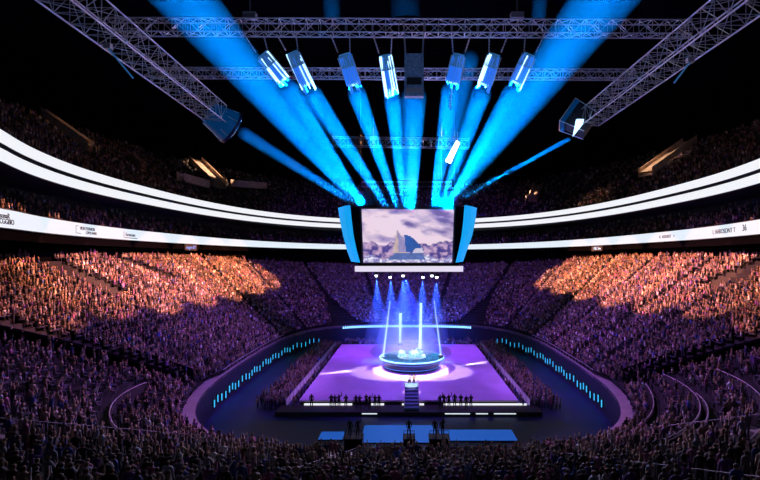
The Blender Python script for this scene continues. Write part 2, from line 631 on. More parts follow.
for i in range(11):
    a, rr = random.uniform(0, 6.28), random.uniform(.2, 2.2)
    h, w = random.uniform(.5, 1.5), random.uniform(.35, .8)
    m = MB()
    b = Vector((rr * math.cos(a), rr * math.sin(a), 1.94))
    tip = b + Vector((random.uniform(-.3, .3), random.uniform(-.3, .3), h))
    ring0 = [b + Vector((w * math.cos(k * PI / 3 + a), w * math.sin(k * PI / 3 + a), 0)) for k in range(6)]
    ring1 = [b + Vector((w * .8 * math.cos(k * PI / 3 + a + .2), w * .8 * math.sin(k * PI / 3 + a + .2), h * random.uniform(.4, .7))) for k in range(6)]
    m.quadstrip([ring0, ring1, [tip + Vector((.05 * math.cos(k), .05 * math.sin(k), 0)) for k in range(6)]], True)
    m.build('ice_crystal', M['ice'], dc)

# four columns of light around the platform
def light_column(pb, pt_, Yb, r0, r1, label, group=None):
    a = at(pb[0], pb[1], Yb)
    b = at(pt_[0], pt_[1], Yb)
    t = thing('light_column', label, 'light column', a)
    d = b - a
    MB().tube((0, 0, 0), d, r0, r1, 12).build('glowing_shaft', M['columncore'], t, True)
    MB().tube(d * .02, d * 1.03, r0 * 2.6, r1 * 2.6, 14).build('blue_halo', M['halo'], t, True)
    MB().lathe([(r0 * 2.2, -.25), (r0 * 2.2, .1), (r0 * 1.3, .22)], n=20).build('foot_lamp', M['black'], t)
    return t


YC = 87
light_column((383, 358), (390, 301), 86, .20, .12, 'slim leaning light column rising from the left rim of the round platform')
light_column((441, 356), (434, 300), 86, .18, .10, 'slim leaning light column rising from the right rim of the round platform')
light_column((400, 344), (400.5, 313), 94, .22, .32, 'short thick white light column behind the left part of the round platform')
light_column((420, 350), (421, 303), 93, .32, .28, 'tall thick white light column behind the middle of the round platform')

# stairs up to the stage
stt = thing('stage_stairs', 'narrow teal staircase at the middle of the stage front edge', 'stairs', (0.5, 64, 0))
NST = 9
for k in range(NST):
    MB().box((0, 0.3 + k * .62, .3 + k * .12 + (.6 + k * .12) / 2 - .3), (1.9, .62, .6 + k * .24)).build('step', M['step'], stt)
for s_ in (-1, 1):
    m = MB()
    m.tube((s_ * .98, 0, 1.5), (s_ * .98, 5.5, 3.5), .05)
    for k in range(5):
        m.tube((s_ * .98, .2 + k * 1.3, .3), (s_ * .98, .2 + k * 1.3, 1.57 + k * .47), .035)
    m.build('handrail', M['steel'], stt)

# blue floor screens in front
for (xa, xb, ya, yb, lb) in ((321, 346, 432.5, 441, 'small blue glowing floor screen at the left before the stage'),
                             (364, 436, 426, 444, 'blue glowing floor screen in the middle before the stage'),
                             (438, 512, 430.5, 442, 'wide blue glowing floor screen at the right before the stage')):
    Ya = CAMZ * F / (ya - PY0)
    Yb = CAMZ * F / (yb - PY0)
    x0, x1 = (xa - PX0) * Ya / F, (xb - PX0) * Ya / F
    t = thing('floor_screen', lb, 'floor screen', ((x0 + x1) / 2, (Ya + Yb) / 2, 0))
    MB().box((0, 0, .06), (x1 - x0, Ya - Yb, .12)).build('frame', M['black'], t)
    MB().box((0, 0, .13), (x1 - x0 - .2, Ya - Yb - .2, .03)).build('screen', M['floorscreen'], t)

# camera risers standing dark before the screens
risers = []
for px, w, lb in ((354, 2.0, 'tall dark camera riser between the left and middle blue floor screens'),
                  (409, 1.3, 'tall dark camera riser in front of the middle blue floor screen'),
                  (439, 2.2, 'tall dark camera riser before the right end of the middle floor screen')):
    p = at(px, 440, 53)
    t = thing('camera_riser', lb, 'riser', (p.x * 51 / 53, 51, .9))
    MB().box((0, 0, -.45), (w + .5, 2.2, .9)).build('base', M['black'], t)
    MB().box((0, 0, 1.2), (w, 1.6, .12)).build('platform', M['black'], t)
    for sx in (-1, 1):
        for sy in (-1, 1):
            MB().tube((sx * (w / 2 - .08), sy * .7, 0), (sx * (w / 2 - .08), sy * .7, 1.2), .05).build('leg', M['steel'], t)
    MB().box((0, -.75, .6), (w - .1, .06, 1.15)).build('skirt', M['velvet'], t)
    m = MB()
    for q in np.linspace(-w / 2 + .1, w / 2 - .1, 4):
        m.tube((q, -.72, 1.2), (q, -.72, 2.1), .025)
    m.tube((-w / 2 + .1, -.72, 2.1), (w / 2 - .1, -.72, 2.1), .03)
    m.build('guard_rail', M['black'], t)
    risers.append((p.x * 51 / 53, w))

# ------------------------------------------------------------------ wall lamps of the rink
def led_bars(side):
    t0 = None
    y = 65.0
    n = 0
    while y < 116:
        x = 27 * (1 - abs((y - 82) / 40) ** 3.2) ** (1 / 3.2) * side
        grp = 'cyan light bars along the %s rink wall' % ('left' if side < 0 else 'right')
        lb = 'upright cyan light bar low on the long rink wall %s of the stage' % ('left' if side < 0 else 'right')
        if t0 is None:
            t0 = thing('light_bar', lb, 'light bar', group=grp)
            MB().box((0, 0, .6), (.14, .26, 1.3)).build('housing', M['black'], t0)
            MB().box((-side * .1, 0, .6), (.1, .20, .95)).build('lamp', M['cyan'], t0)
            o = t0
        else:
            o = copy_tree(t0)
        o.location = (x - side * .12, y, .75 + .25 * math.sin(n * 1.7))
        o.rotation_euler = (0, 0, 0)
        y += 1.55 + .25 * math.sin(n)
        n += 1


led_bars(-1)
led_bars(1)
fl = thing('light_strip', 'long pale cyan light line along the far rink wall behind the stage', 'light strip')
for x in np.linspace(-16, 15.5, 64):
    y = 82 + 40 * (1 - abs(x / 27) ** 3.2) ** (1 / 3.2) - .3
    MB().box((x, y, 3.65), (.36, .12, .5)).build('lamp', M['cyanline'], fl)
m = MB()
m.quadstrip([[(x, 82 + 40 * (1 - abs(x / 27) ** 3.2) ** (1 / 3.2) - .2, z) for z in (3.3, 3.95)] for x in np.linspace(-16.3, 15.8, 30)])
m.build('backing', M['black'], fl)

# crowd barriers beside the stage
def barriers(side):
    t0 = None
    for i in range(21):
        y = 67.5 + i * 2.2
        side_w = 'left' if side < 0 else 'right'
        if t0 is None:
            t0 = thing('crowd_barrier', 'pale crowd barrier panel in the long row beside the %s stage edge' % side_w, 'barrier', group='crowd barriers %s of the stage' % side_w)
            m = MB()
            m.box((0, 0, 1.2), (.06, 2.1, .08)).box((0, -1.02, .62), (.06, .06, 1.2)).box((0, 1.02, .62), (.06, .06, 1.2)).box((0, 0, .12), (.06, 2.1, .06))
            m.build('frame', M['steel'], t0)
            MB().box((0, 0, .68), (.03, 1.95, .95)).build('panel', M['barrier'], t0)
            for q in (-.8, .8):
                MB().box((-side * -.35, q, .04), (.8, .08, .08)).build('foot', M['steel'], t0)
            o = t0
        else:
            o = copy_tree(t0)
        o.location = (side * 16.9, y, .25)


barriers(-1)
barriers(1)

# ------------------------------------------------------------------ jumbotron
JY = 88.0
jb = thing('scoreboard', 'huge hanging screen cube with mountain picture and bright blue side wings', 'big screen', (0, JY, 18.5))
def jp(px, py, dy=0.0):
    q = at(px, py, JY)
    return Vector((q.x, dy, q.z - 18.5))
NX, NY = 96, 56
mb = MB()
a, b, c, d = jp(361.5, 209), jp(454, 209.5), jp(452, 262.5), jp(363.5, 262.5)
grid = []
for j in range(NY + 1):
    v = j / NY
    L, Rr = d.lerp(a, v), c.lerp(b, v)
    grid.append([L.lerp(Rr, i / NX) + Vector((0, -.02, 0)) for i in range(NX + 1)])
mb.quadstrip(grid)
# picture: cloudy violet sky, dark spire rock, purple crags
def fbm(x, y, seed, octs=5):
    tot = np.zeros_like(x); amp = .5; fr = 1.0
    for o_ in range(octs):
        r = np.random.default_rng(seed + o_)
        g = r.random((70, 70))
        xx, yy = x * fr, y * fr
        xi, yi = np.floor(xx).astype(int), np.floor(yy).astype(int)
        fx, fy = xx - xi, yy - yi
        fx, fy = fx * fx * (3 - 2 * fx), fy * fy * (3 - 2 * fy)
        G = lambda i, k: g[np.mod(k, 70), np.mod(i, 70)]
        tot += amp * ((G(xi, yi) * (1 - fx) + G(xi + 1, yi) * fx) * (1 - fy) + (G(xi, yi + 1) * (1 - fx) + G(xi + 1, yi + 1) * fx) * fy)
        amp *= .5; fr *= 2
    return tot
U, V = np.meshgrid((np.arange(NX) + .5) / NX, (np.arange(NY) + .5) / NY)
cl = fbm(U * 5 + V * 2, V * 7, 3)
def lerp3(a, b, t):
    t = np.clip(t, 0, 1)[..., None]
    return np.array(a) * (1 - t) + np.array(b) * t
sky = lerp3((.84, .66, .78), (.22, .16, .46), (V - .52) * 1.9 + (cl - .47) * 3.2)
sky = sky * (1 - .35 * np.clip((cl - .52) * 5, 0, 1)[..., None] * np.clip((V - .5) * 4, 0, 1)[..., None])
crag = .30 + .22 * np.abs(U - .5) + .22 * (fbm(U * 9, U * 0 + 2, 11) - .45)
tex = fbm(U * 26, V * 18, 21)
rock = lerp3((.07, .05, .26), (.60, .40, .60), (tex - .34) * 3.0)
img = np.where((V < crag)[..., None], rock, sky)
snow = lerp3((.25, .22, .5), (.85, .82, .95), (fbm(U * 40, V * 40, 31) - .40) * 4)
img = np.where((V < .10 + .04 * np.sin(U * 20))[..., None], snow, img)
def tri(pts, colr, s=1.0):
    global img
    inside = np.ones_like(U, bool)
    n = len(pts)
    for i in range(n):
        (x0, y0), (x1, y1) = pts[i], pts[(i + 1) % n]
        inside &= ((x1 - x0) * (V - y0) - (y1 - y0) * (U - x0)) >= 0
    shade = np.array(colr) * (.7 + .6 * tex[..., None])
    img = np.where(inside[..., None], shade, img)
tri([(.33, .18), (.50, .18), (.485, .36), (.385, .62)], (.55, .42, .42))
tri([(.40, .2), (.50, .2), (.49, .34), (.385, .60)], (.30, .26, .50))
tri([(.48, .20), (.68, .2), (.67, .45), (.53, .5), (.455, .62)], (.03, .10, .38))
tri([(.28, .06), (.70, .06), (.66, .18), (.36, .18)], (.10, .16, .42))
tri([(.55, .18), (.68, .18), (.66, .28), (.58, .26)], (.60, .55, .70))
img = np.clip(img, 0, 1)
scr = mb.build('screen', M['picture'], jb)
ca = scr.data.color_attributes.new('Col', 'FLOAT_COLOR', 'CORNER')
flat = np.concatenate([img.reshape(-1, 3), np.ones((NX * NY, 1))], 1)
ca.data.foreach_set('color', np.repeat(flat, 4, 0).astype(np.float32).ravel())
# frame round the picture
m = MB()
def frame_bar(p0, p1, w, dep=.5):
    p0, p1 = Vector(p0), Vector(p1)
    dv = (p1 - p0).normalized()
    n_ = Vector((-dv.z, 0, dv.x)) * w / 2
    m.hexa([p0 - n_ + Vector((0, -.3, 0)), p1 - n_ + Vector((0, -.3, 0)), p1 - n_ + Vector((0, dep, 0)), p0 - n_ + Vector((0, dep, 0)),
            p0 + n_ + Vector((0, -.3, 0)), p1 + n_ + Vector((0, -.3, 0)), p1 + n_ + Vector((0, dep, 0)), p0 + n_ + Vector((0, dep, 0))])
frame_bar(jp(360, 207.8), jp(455.5, 207.8), .45)
frame_bar(jp(362, 263.3), jp(453.5, 263.3), .3)
frame_bar(jp(360.6, 207), jp(362.6, 264), .35)
frame_bar(jp(455, 207), jp(453, 264), .35)
m.build('screen_frame', M['black'], jb)
# body: an upside down truncated pyramid
t4 = [jp(349, 206.5, .3), jp(466.5, 206.5, .3), jp(466.5, 206.5, 13), jp(349, 206.5, 13)]
b4 = [jp(358, 266, .3), jp(459, 266, .3), jp(459, 266, 13), jp(358, 266, 13)]
MB().hexa(b4 + t4).build('body', M['velvet'], jb)
# curved wings
def wing(pts_out, pts_in, name='side_wing'):
    w = MB()
    n = len(pts_out)
    rows = []
    for (xo, yo), (xi, yi) in zip(pts_out, pts_in):
        o_, i_ = jp(xo, yo, -.2), jp(xi, yi, -.9)
        rows.append([o_, o_.lerp(i_, .5) + Vector((0, -.35, 0)), i_, i_ + Vector((0, 1.1, 0)), o_ + Vector((0, 1.1, 0))])
    w.quadstrip(rows, True)
    w.face(rows[0]); w.face(rows[-1])
    return w.build(name, M['wing'], jb)
wing([(338.2, 208), (340.3, 222), (343.3, 236), (347, 250), (351.2, 261.5)], [(350.2, 205.5), (351.6, 220), (353.6, 236), (356.6, 250), (360, 262.5)])
wing([(476.8, 208), (475, 222), (472, 236), (467, 250), (463, 261.5)], [(464.6, 205.5), (463.5, 220), (461.6, 236), (458.8, 250), (455.6, 262.5)])
# light strip below
m = MB()
a, b = jp(355.5, 271.5, -1.2), jp(462.5, 266, -1.2)
m.box(((a.x + b.x) / 2, -.9, (a.z + b.z) / 2), (b.x - a.x, .5, b.z - a.z))
m.build('lower_light_strip', M['ledpink'], jb)
MB().box(((a.x + b.x) / 2, 5.5, a.z + .35), (b.x - a.x - .8, 12, .7)).build('underside', M['black'], jb)
for k, px in enumerate((376, 390, 403, 423, 432, 437)):
    q = jp(px, 276 + (k % 2) * 1.5, .6)
    m = MB()
    m.tube(q + Vector((0, 0, .75)), q + Vector((0, 0, .15)), .22, .3)
    u = m.build('under_lamp', M['black'], jb)
    MB().tube(q + Vector((0, 0, .15)), q + Vector((0, 0, -.18)), .28, .2, 12).build('lamp_lens', M['whitelamp'], u)
# loudspeaker clusters and frame on top
for px in (366, 449):
    q = jp(px, 196, 2.5)
    q = q + jb.location
    lc = thing('loudspeaker_cluster', 'dark cluster of loudspeakers hanging above the %s end of the big screen' % ('left' if px < 400 else 'right'), 'loudspeakers', q)
    for i in range(4):
        for j in range(3):
            MB().box(Vector((-1.4 + i * .95, .15 * j, -1.1 + j * .95)), (.85, 1.1, .85), Matrix.Rotation(R(-12 + 8 * j), 3, 'X')).build('cabinet', M['speaker'], lc)
    for dx in (-1.2, 1.2):
        MB().tube(Vector((dx, 0, 1)), Vector((dx, 0, 22)), .025).build('hanging_cable', M['black'], lc)


# ------------------------------------------------------------------ trusses
def truss(name, A, B, w, h, bays, label, r=.05, rl=.025, m_=None):
    A, B = Vector(A), Vector(B)
    t = thing(name, label, 'truss', (A + B) / 2)
    m_ = m_ or M['alu']
    A, B = A - t.location, B - t.location
    d = (B - A).normalized()
    side = d.cross(Vector((0, 0, 1))).normalized()
    up = side.cross(d).normalized()
    cor = [side * sx * w / 2 + up * sz * h / 2 for sx, sz in ((-1, -1), (1, -1), (1, 1), (-1, 1))]
    for c_ in cor:
        MB().tube(A + c_, B + c_, r).build('chord', m_, t, True)
    m = MB()
    for i in range(bays + 1):
        p = A.lerp(B, i / bays)
        for k in range(4):
            m.tube(p + cor[k], p + cor[(k + 1) % 4], rl, n=5)
        if i < bays:
            q = A.lerp(B, (i + 1) / bays)
            mid = A.lerp(B, (i + .5) / bays)
            for k in range(4):
                k2 = (k + 1) % 4
                if i % 2:
                    m.tube(p + cor[k], q + cor[k2], rl, n=5)
                else:
                    m.tube(p + cor[k2], q + cor[k], rl, n=5)
            for k in (0, 2):
                m.tube(p + cor[k], mid + cor[(k + 1) % 4], rl * .8, n=5)
    m.build('lattice', m_, t)
    return t


tr_f = truss('lighting_truss', (-21.2, 34, 37.50), (19.9, 34, 37.35), .8, .95, 44, 'long cross truss nearest in the roof from which the lamps hang')
tr_b = truss('lighting_truss', (-22.5, 42, 37.3), (19.7, 42, 37.15), .65, .75, 54, 'second long cross truss behind the row of hanging lamps')
truss('lighting_truss', (-10.5, 67, 37.3), (8.5, 67, 37.0), 1.1, 1.2, 18, 'short far truss seen between the blue beams above the big screen', m_=M['truss_dark'])
truss('lighting_truss', (-9.5, 99, 36.2), (9.0, 99, 36.2), 1.0, 1.0, 16, 'dim short truss right above the roof of the big screen', m_=M['truss_dark'])
truss('box_truss', (-19.3, 17, 36.2), (-19.1, 48, 35.5), 1.9, 1.7, 24, 'big box truss running in from the upper left corner to the barrel spotlight', .06, .03)
truss('box_truss', (19.3, 17, 35.9), (19.3, 51, 36.0), 1.9, 1.7, 26, 'big box truss running in from the upper right corner to the square lamp', .06, .03)
# hoists on the front truss
for px in (250, 517):
    p = at(px, 20, 34)
    h = thing('chain_hoist', 'small chain hoist on top of the front truss, %s' % ('above the tilted lamps at left' if px < 400 else 'above the rightmost hanging lamps'), 'hoist', (p.x, 34, 38.02))
    MB().box((0, 0, .25), (.9, .5, .4)).build('motor', M['alu'], h)
    MB().tube((0, 0, .4), (0, 0, 16), .03).build('chain', M['steel'], h)
# little hanging struts on the box trusses
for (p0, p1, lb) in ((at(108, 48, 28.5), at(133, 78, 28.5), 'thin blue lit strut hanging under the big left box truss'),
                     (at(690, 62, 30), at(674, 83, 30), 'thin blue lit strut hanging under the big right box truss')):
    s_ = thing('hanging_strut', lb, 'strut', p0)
    MB().tube((0, 0, 0), p1 - p0, .05).build('rod', M['dimglow'], s_)  # rod glows by itself in place of blue light on it
    MB().box((0, 0, .1), (.4, .3, .3)).build('clamp', M['steel'], s_)


# ------------------------------------------------------------------ hanging lamps and their beams
BLUE = (0.0, 0.25, 1.0)
def basis(ax):
    ax = ax.normalized()
    u = ax.orthogonal().normalized()
    return ax, u, ax.cross(u)


def hanging_lamp(px0, py0, px1, py1, Y, rad, label, bright=True, tilt=.55, drip=False):
    rad = rad * .86
    a, b = at(px0, py0, Y), at(px1, py1, Y)
    L = (b - a).length
    ax = Vector((b.x - a.x, tilt * L, b.z - a.z)).normalized()
    t = thing('beam_lamp', label, 'stage lamp', a)
    ax, u, w = basis(ax)
    MB().tube((0, 0, 0), ax * L * .35, rad * .75, rad * .95, 14).build('housing', M['dimglow'], t)
    MB().tube(ax * L * .3, ax * L * .8, rad * .7, rad * .8, 14).build('core', M['tubeblue'], t)
    for k in range(18):
        an = 2 * PI * k / 18
        o_ = (u * math.cos(an) + w * math.sin(an))
        e = L * random.uniform(.74, 1.06)
        st_ = L * random.uniform(.0, .3)
        br = bright and random.random() < .42
        MB().tube(o_ * rad * .80 + ax * st_, o_ * rad * .92 + ax * e, rad * .10, n=6).build('lamp_tube', M['tube' if br else 'tubeblue'], t)
        if random.random() < .6:
            MB().tube(o_ * rad * .98 + ax * L * .05, o_ * rad * 1.04 + ax * e * .8, rad * .03, n=5).build('fin', M['steel'], t)
    MB().tube(ax * L * .8, ax * L * .86, rad * .82, rad * .8, 16).build('lens', M['lens'], t)
    top_z = 36.98 - a.z
    for s_ in (-1, 1):
        m = MB()
        p, q = Vector((s_ * rad * .8, 0, .1)), Vector((s_ * (rad * .8 + .25) - (b.x - a.x) * .35, 0, top_z))
        n = 12
        for i in range(n):
            c0, c1 = p.lerp(q, i / n), p.lerp(q, (i + .85) / n)
            m.tube(c0, c1, .055 if i % 2 else .035, n=5)
        m.build('hanging_chain', M['steel'], t)
    if drip:
        m = MB()
        for i in range(9):
            m.tube(ax * L * .9 + Vector((-.02 * i, 0, -.2 * i)), ax * L * .9 + Vector((-.02 * i, 0, -.2 * i - .15)), .06 if i % 2 else .04, n=5)
        m.build('loose_cable', M['steel'], t)
    return a + ax * L * 1.1


def beam(src, tgt, r0, r1, power, label, col=BLUE, spread=.35, name='light_beam', dens=.0013):
    src, tgt = Vector(src), Vector(tgt)
    d = (tgt - src).normalized()
    lamp('beam_source', 'AREA', src - d * .05, tgt, power, col, size=2 * r0 * 1.15, spread=R(spread))
    L = (tgt - src).length
    m = MB()
    m.tube((0, 0, 0), (0, 0, L), r0 * 1.35, r1 * 1.35, 20)
    o = m.build(name, beam_haze(r0 * 1.35, r1 * 1.35, L, dens), None, True, label, 'light beam', loc=src)
    o.rotation_euler = d.to_track_quat('Z', 'Y').to_euler()
    return o


def jt(px, py, Y=93):
    return at(px, py, Y)


lamps = [
    # top px, bottom px, beam foot px, beam radius, label
    ((262, 54), (285, 82), (362, 203), .62, 'leftmost hanging ribbed lamp, tilted steeply to the right'),
    ((292, 52), (308, 88), (386, 205), .66, 'second hanging ribbed lamp from the left, tilted with bright fins'),
    ((344, 54), (355, 88), (397, 206), .60, 'third hanging ribbed lamp from the left, dim blue and slightly tilted'),
    ((385, 55), (392, 94), (404, 207), .55, 'fourth hanging ribbed lamp from the left, upright beside the grey panel'),
    ((459, 54), (452, 86), (433, 206), .62, 'dim blue ribbed lamp with a loose cable dangling below it'),
    ((495, 54), (484, 88), (441, 206), .66, 'second ribbed lamp from the right, tilted left with bright fins'),
    ((530, 54), (516, 86), (447, 205), .60, 'rightmost hanging ribbed lamp, tilted left'),
]
names = ['from the leftmost hanging lamp', 'from the second hanging lamp from the left', 'from the third hanging lamp from the left', 'from the upright lamp beside the grey panel',
         'from the dim lamp with the dangling cable', 'from the second hanging lamp from the right', 'from the rightmost hanging lamp']
BP = 19000
for i, (p0, p1, ft, rr, lb) in enumerate(lamps):
    e = hanging_lamp(*p0, *p1, 34, .62, lb, bright=i not in (2, 4), drip=i in (4,))
    beam(e, jt(*ft), rr, rr * .62, BP * 1.55, 'blue light beam %s down to the big screen roof' % names[i])
# grey panel in the middle
gp = thing('loudspeaker', 'flat grey blue speaker panel hanging in the middle of the lamp row', 'panel', at(414, 76, 34))
MB().box((0, 0, 0), (1.35, .5, 3.0)).build('cabinet', mat('panel_lit_blue', (.22, .36, .52), .6, noise=.4, nscale=5), gp)  # blue light on the panel is put into its colour
MB().box((0, -.27, -.45), (1.05, .06, .5)).build('grille', M['black'], gp)
MB().box((0, -.27, -1.1), (1.15, .06, .35)).build('grille', M['steel'], gp)
for s_ in (-1, 1):
    MB().tube((s_ * .6, 0, 1.5), (s_ * .75, 0, 3.9), .06).build('hanging_chain', M['steel'], gp)
beam(at(414, 97, 34.5), jt(411, 207), .80, .8, BP * 1.3, 'broad blue light beam under the grey hanging panel')
beam(at(470, 58, 43.5), jt(436, 206), .75, .7, BP * .6, 'faint blue light beam between the dim lamp and its right neighbour')


def near_lamp(p, tgt, rad, label):
    p, tgt = Vector(p), Vector(tgt)
    ax, u, w = basis(tgt - p)
    t = thing('beam_lamp', label, 'stage lamp', p)
    MB().tube(-ax * 1.6, -ax * .1, rad * .7, rad * 1.1, 20).build('housing', M['black'], t)
    MB().tube(-ax * .14, -ax * .06, rad, rad, 20).build('lens', M['lens'], t)
    MB().tube(-ax * .8, -ax * .8 + Vector((0, 0, 5)), .06).build('hanging_rod', M['steel'], t)


q, tg = at(165, -26, 15), jt(359, 204)
near_lamp(q, tg, .8, 'large lamp of the wide beam at upper left')
beam(q, tg, .85, .40, BP * 1.5, 'widest blue beam sweeping in from the top left down to the big screen')
q, tg = at(632, -40, 15), jt(446, 206)
near_lamp(q, tg, .8, 'large lamp of the wide beam at upper right')
beam(q, tg, .95, .42, BP * 1.7, 'widest blue beam sweeping in from the top right down to the big screen')
# lamps at the ends of the box trusses
bl = thing('barrel_spotlight', 'big round barrel spotlight with glass front on the end of the left box truss', 'spotlight', at(214, 116, 48.5))
ax, u, w = basis(at(236, 131, 50) - at(208, 113, 48))
ax = Vector((.62, .55, -.42)).normalized()
ax, u, w = basis(ax)
MB().tube(-ax * .5, ax * 1.9, 1.25, 1.7, 28).build('barrel', M['glass'], bl, True)
MB().tube(ax * 1.8, ax * 2.1, 1.8, 1.75, 28).build('front_ring', M['discside'], bl, True)
m = MB()
ring = lambda c, q_: [c + (u * math.cos(2 * PI * i / 24) + w * math.sin(2 * PI * i / 24)) * q_ for i in range(24)]
m.quadstrip([ring(ax * 2.02, 1.62), ring(ax * 2.3, 1.2), ring(ax * 2.42, .6), ring(ax * 2.45, .05)], True)
m.build('glass_front', M['glass'], bl, True)
m = MB()
m.quadstrip([[ax * (2.36) + u * math.cos(a_) * r_ + w * math.sin(a_) * r_ for r_ in (.85, 1.05, 1.25)] for a_ in np.linspace(-.3, 1.3, 9)])
m.build('lamp_glow', M['lens'], bl)
m = MB()
for k in range(6):
    an = k * PI / 3
    o_ = u * math.cos(an) + w * math.sin(an)
    m.tube(-ax * .9 + o_ * .9, ax * 1.8 + o_ * 1.75, .05)
m.build('cage', M['alu'], bl)
beam(at(243, 133, 52), jt(347, 199), .62, .5, BP * .5, 'short blue beam leaving the barrel spotlight at left')
sl = thing('square_spotlight', 'angular dark spotlight with a bright slit on the end of the right box truss', 'spotlight', at(580, 121, 51.5))
rot = Matrix.Rotation(R(35), 3, 'Y') @ Matrix.Rotation(R(-20), 3, 'Z')
m = MB()
m.box((0, 0, 0), (2.4, 2.0, 2.4), rot)
m.build('housing', M['dark'], sl)
m = MB()
m.box(rot @ Vector((-1.3, 0, 0)), (.5, 2.4, 2.9), rot)
m.build('front_frame', M['glass'], sl)
m = MB()
for sx in (-1, 1):
    for sy in (-1, 1):
        m.tube(rot @ Vector((-1.55, sx * 1.2, sy * 1.45)), rot @ Vector((1.2, sx * 1.0, sy * 1.2)), .05)
for sy in (-1, 1):
    m.tube(rot @ Vector((-1.55, -1.2, sy * 1.45)), rot @ Vector((-1.55, 1.2, sy * 1.45)), .05)
    m.tube(rot @ Vector((-1.55, sy * 1.2, -1.45)), rot @ Vector((-1.55, sy * 1.2, 1.45)), .05)
m.build('cage', M['alu'], sl)
s0 = sl.location
pts = [at(577, 119, 49.5) - s0, at(584, 119, 49.5) - s0, at(583, 124, 49.5) - s0, at(573.5, 136, 49.5) - s0]
m = MB()
m.hexa([p + Vector((0, 0, 0)) for p in pts] + [p + Vector((0, .3, 0)) for p in pts])
m.build('bright_slit', M['tube'], sl)
beam(at(569, 139, 51), jt(465, 196), .22, .5, BP * .35, 'thin blue beam leaving the square spotlight at right')
# strobe on the far truss
sb = thing('strobe_lamp', 'bright white slanted strobe bar hanging beside the right blue beams', 'strobe lamp', at(453, 152, 66))
d_ = at(458.5, 143, 66) - at(448.5, 163, 66)
MB().tube(-d_ / 2, d_ / 2, .40, .30, 10).build('lamp_tube', M['whitelamp'], sb)
MB().tube(-d_ / 2 + Vector((.15, .5, 0)), d_ / 2 + Vector((.15, .5, 0)), .45, .4, 10).build('housing', M['black'], sb)
MB().tube(d_ / 2 + Vector((0, .4, 0)), d_ / 2 + Vector((0, .4, 1.5)), .05).build('hanging_rod', M['steel'], sb)
# faint beams behind the front truss
for px, w_, ft, nm in ((330, .7, (333, 24), 'left'), (404, 1.2, (406, 24), 'middle'), (541, .6, (538, 24), 'right')):
    e = at(px, -12, 44)
    near_lamp(e, at(*ft, 44), .7, 'lamp high above the front truss, the %s one of three' % nm)
    beam(e, at(*ft, 44), w_, w_, BP * .13, 'faint blue beam above the front truss, the %s one of three' % nm)


# ------------------------------------------------------------------ people
def face_angle(x, y, tx=0.0, ty=92.0):
    return math.atan2(ty - y, tx - x) - PI / 2     # people are modelled facing +Y


SKIN = [(.62, .40, .30), (.50, .31, .22), (.70, .48, .38), (.30, .18, .12)]
HAIR = [(.02, .015, .012), (.05, .03, .02), (.12, .07, .03), (.25, .17, .08)]
TOPS = {'black': (.02, .02, .025), 'white': (.75, .74, .76), 'grey': (.30, .30, .33), 'pink': (.65, .22, .40), 'blue': (.08, .14, .50), 'purple': (.26, .10, .42), 'beige': (.55, .42, .30)}
PANTS = (.03, .03, .05)


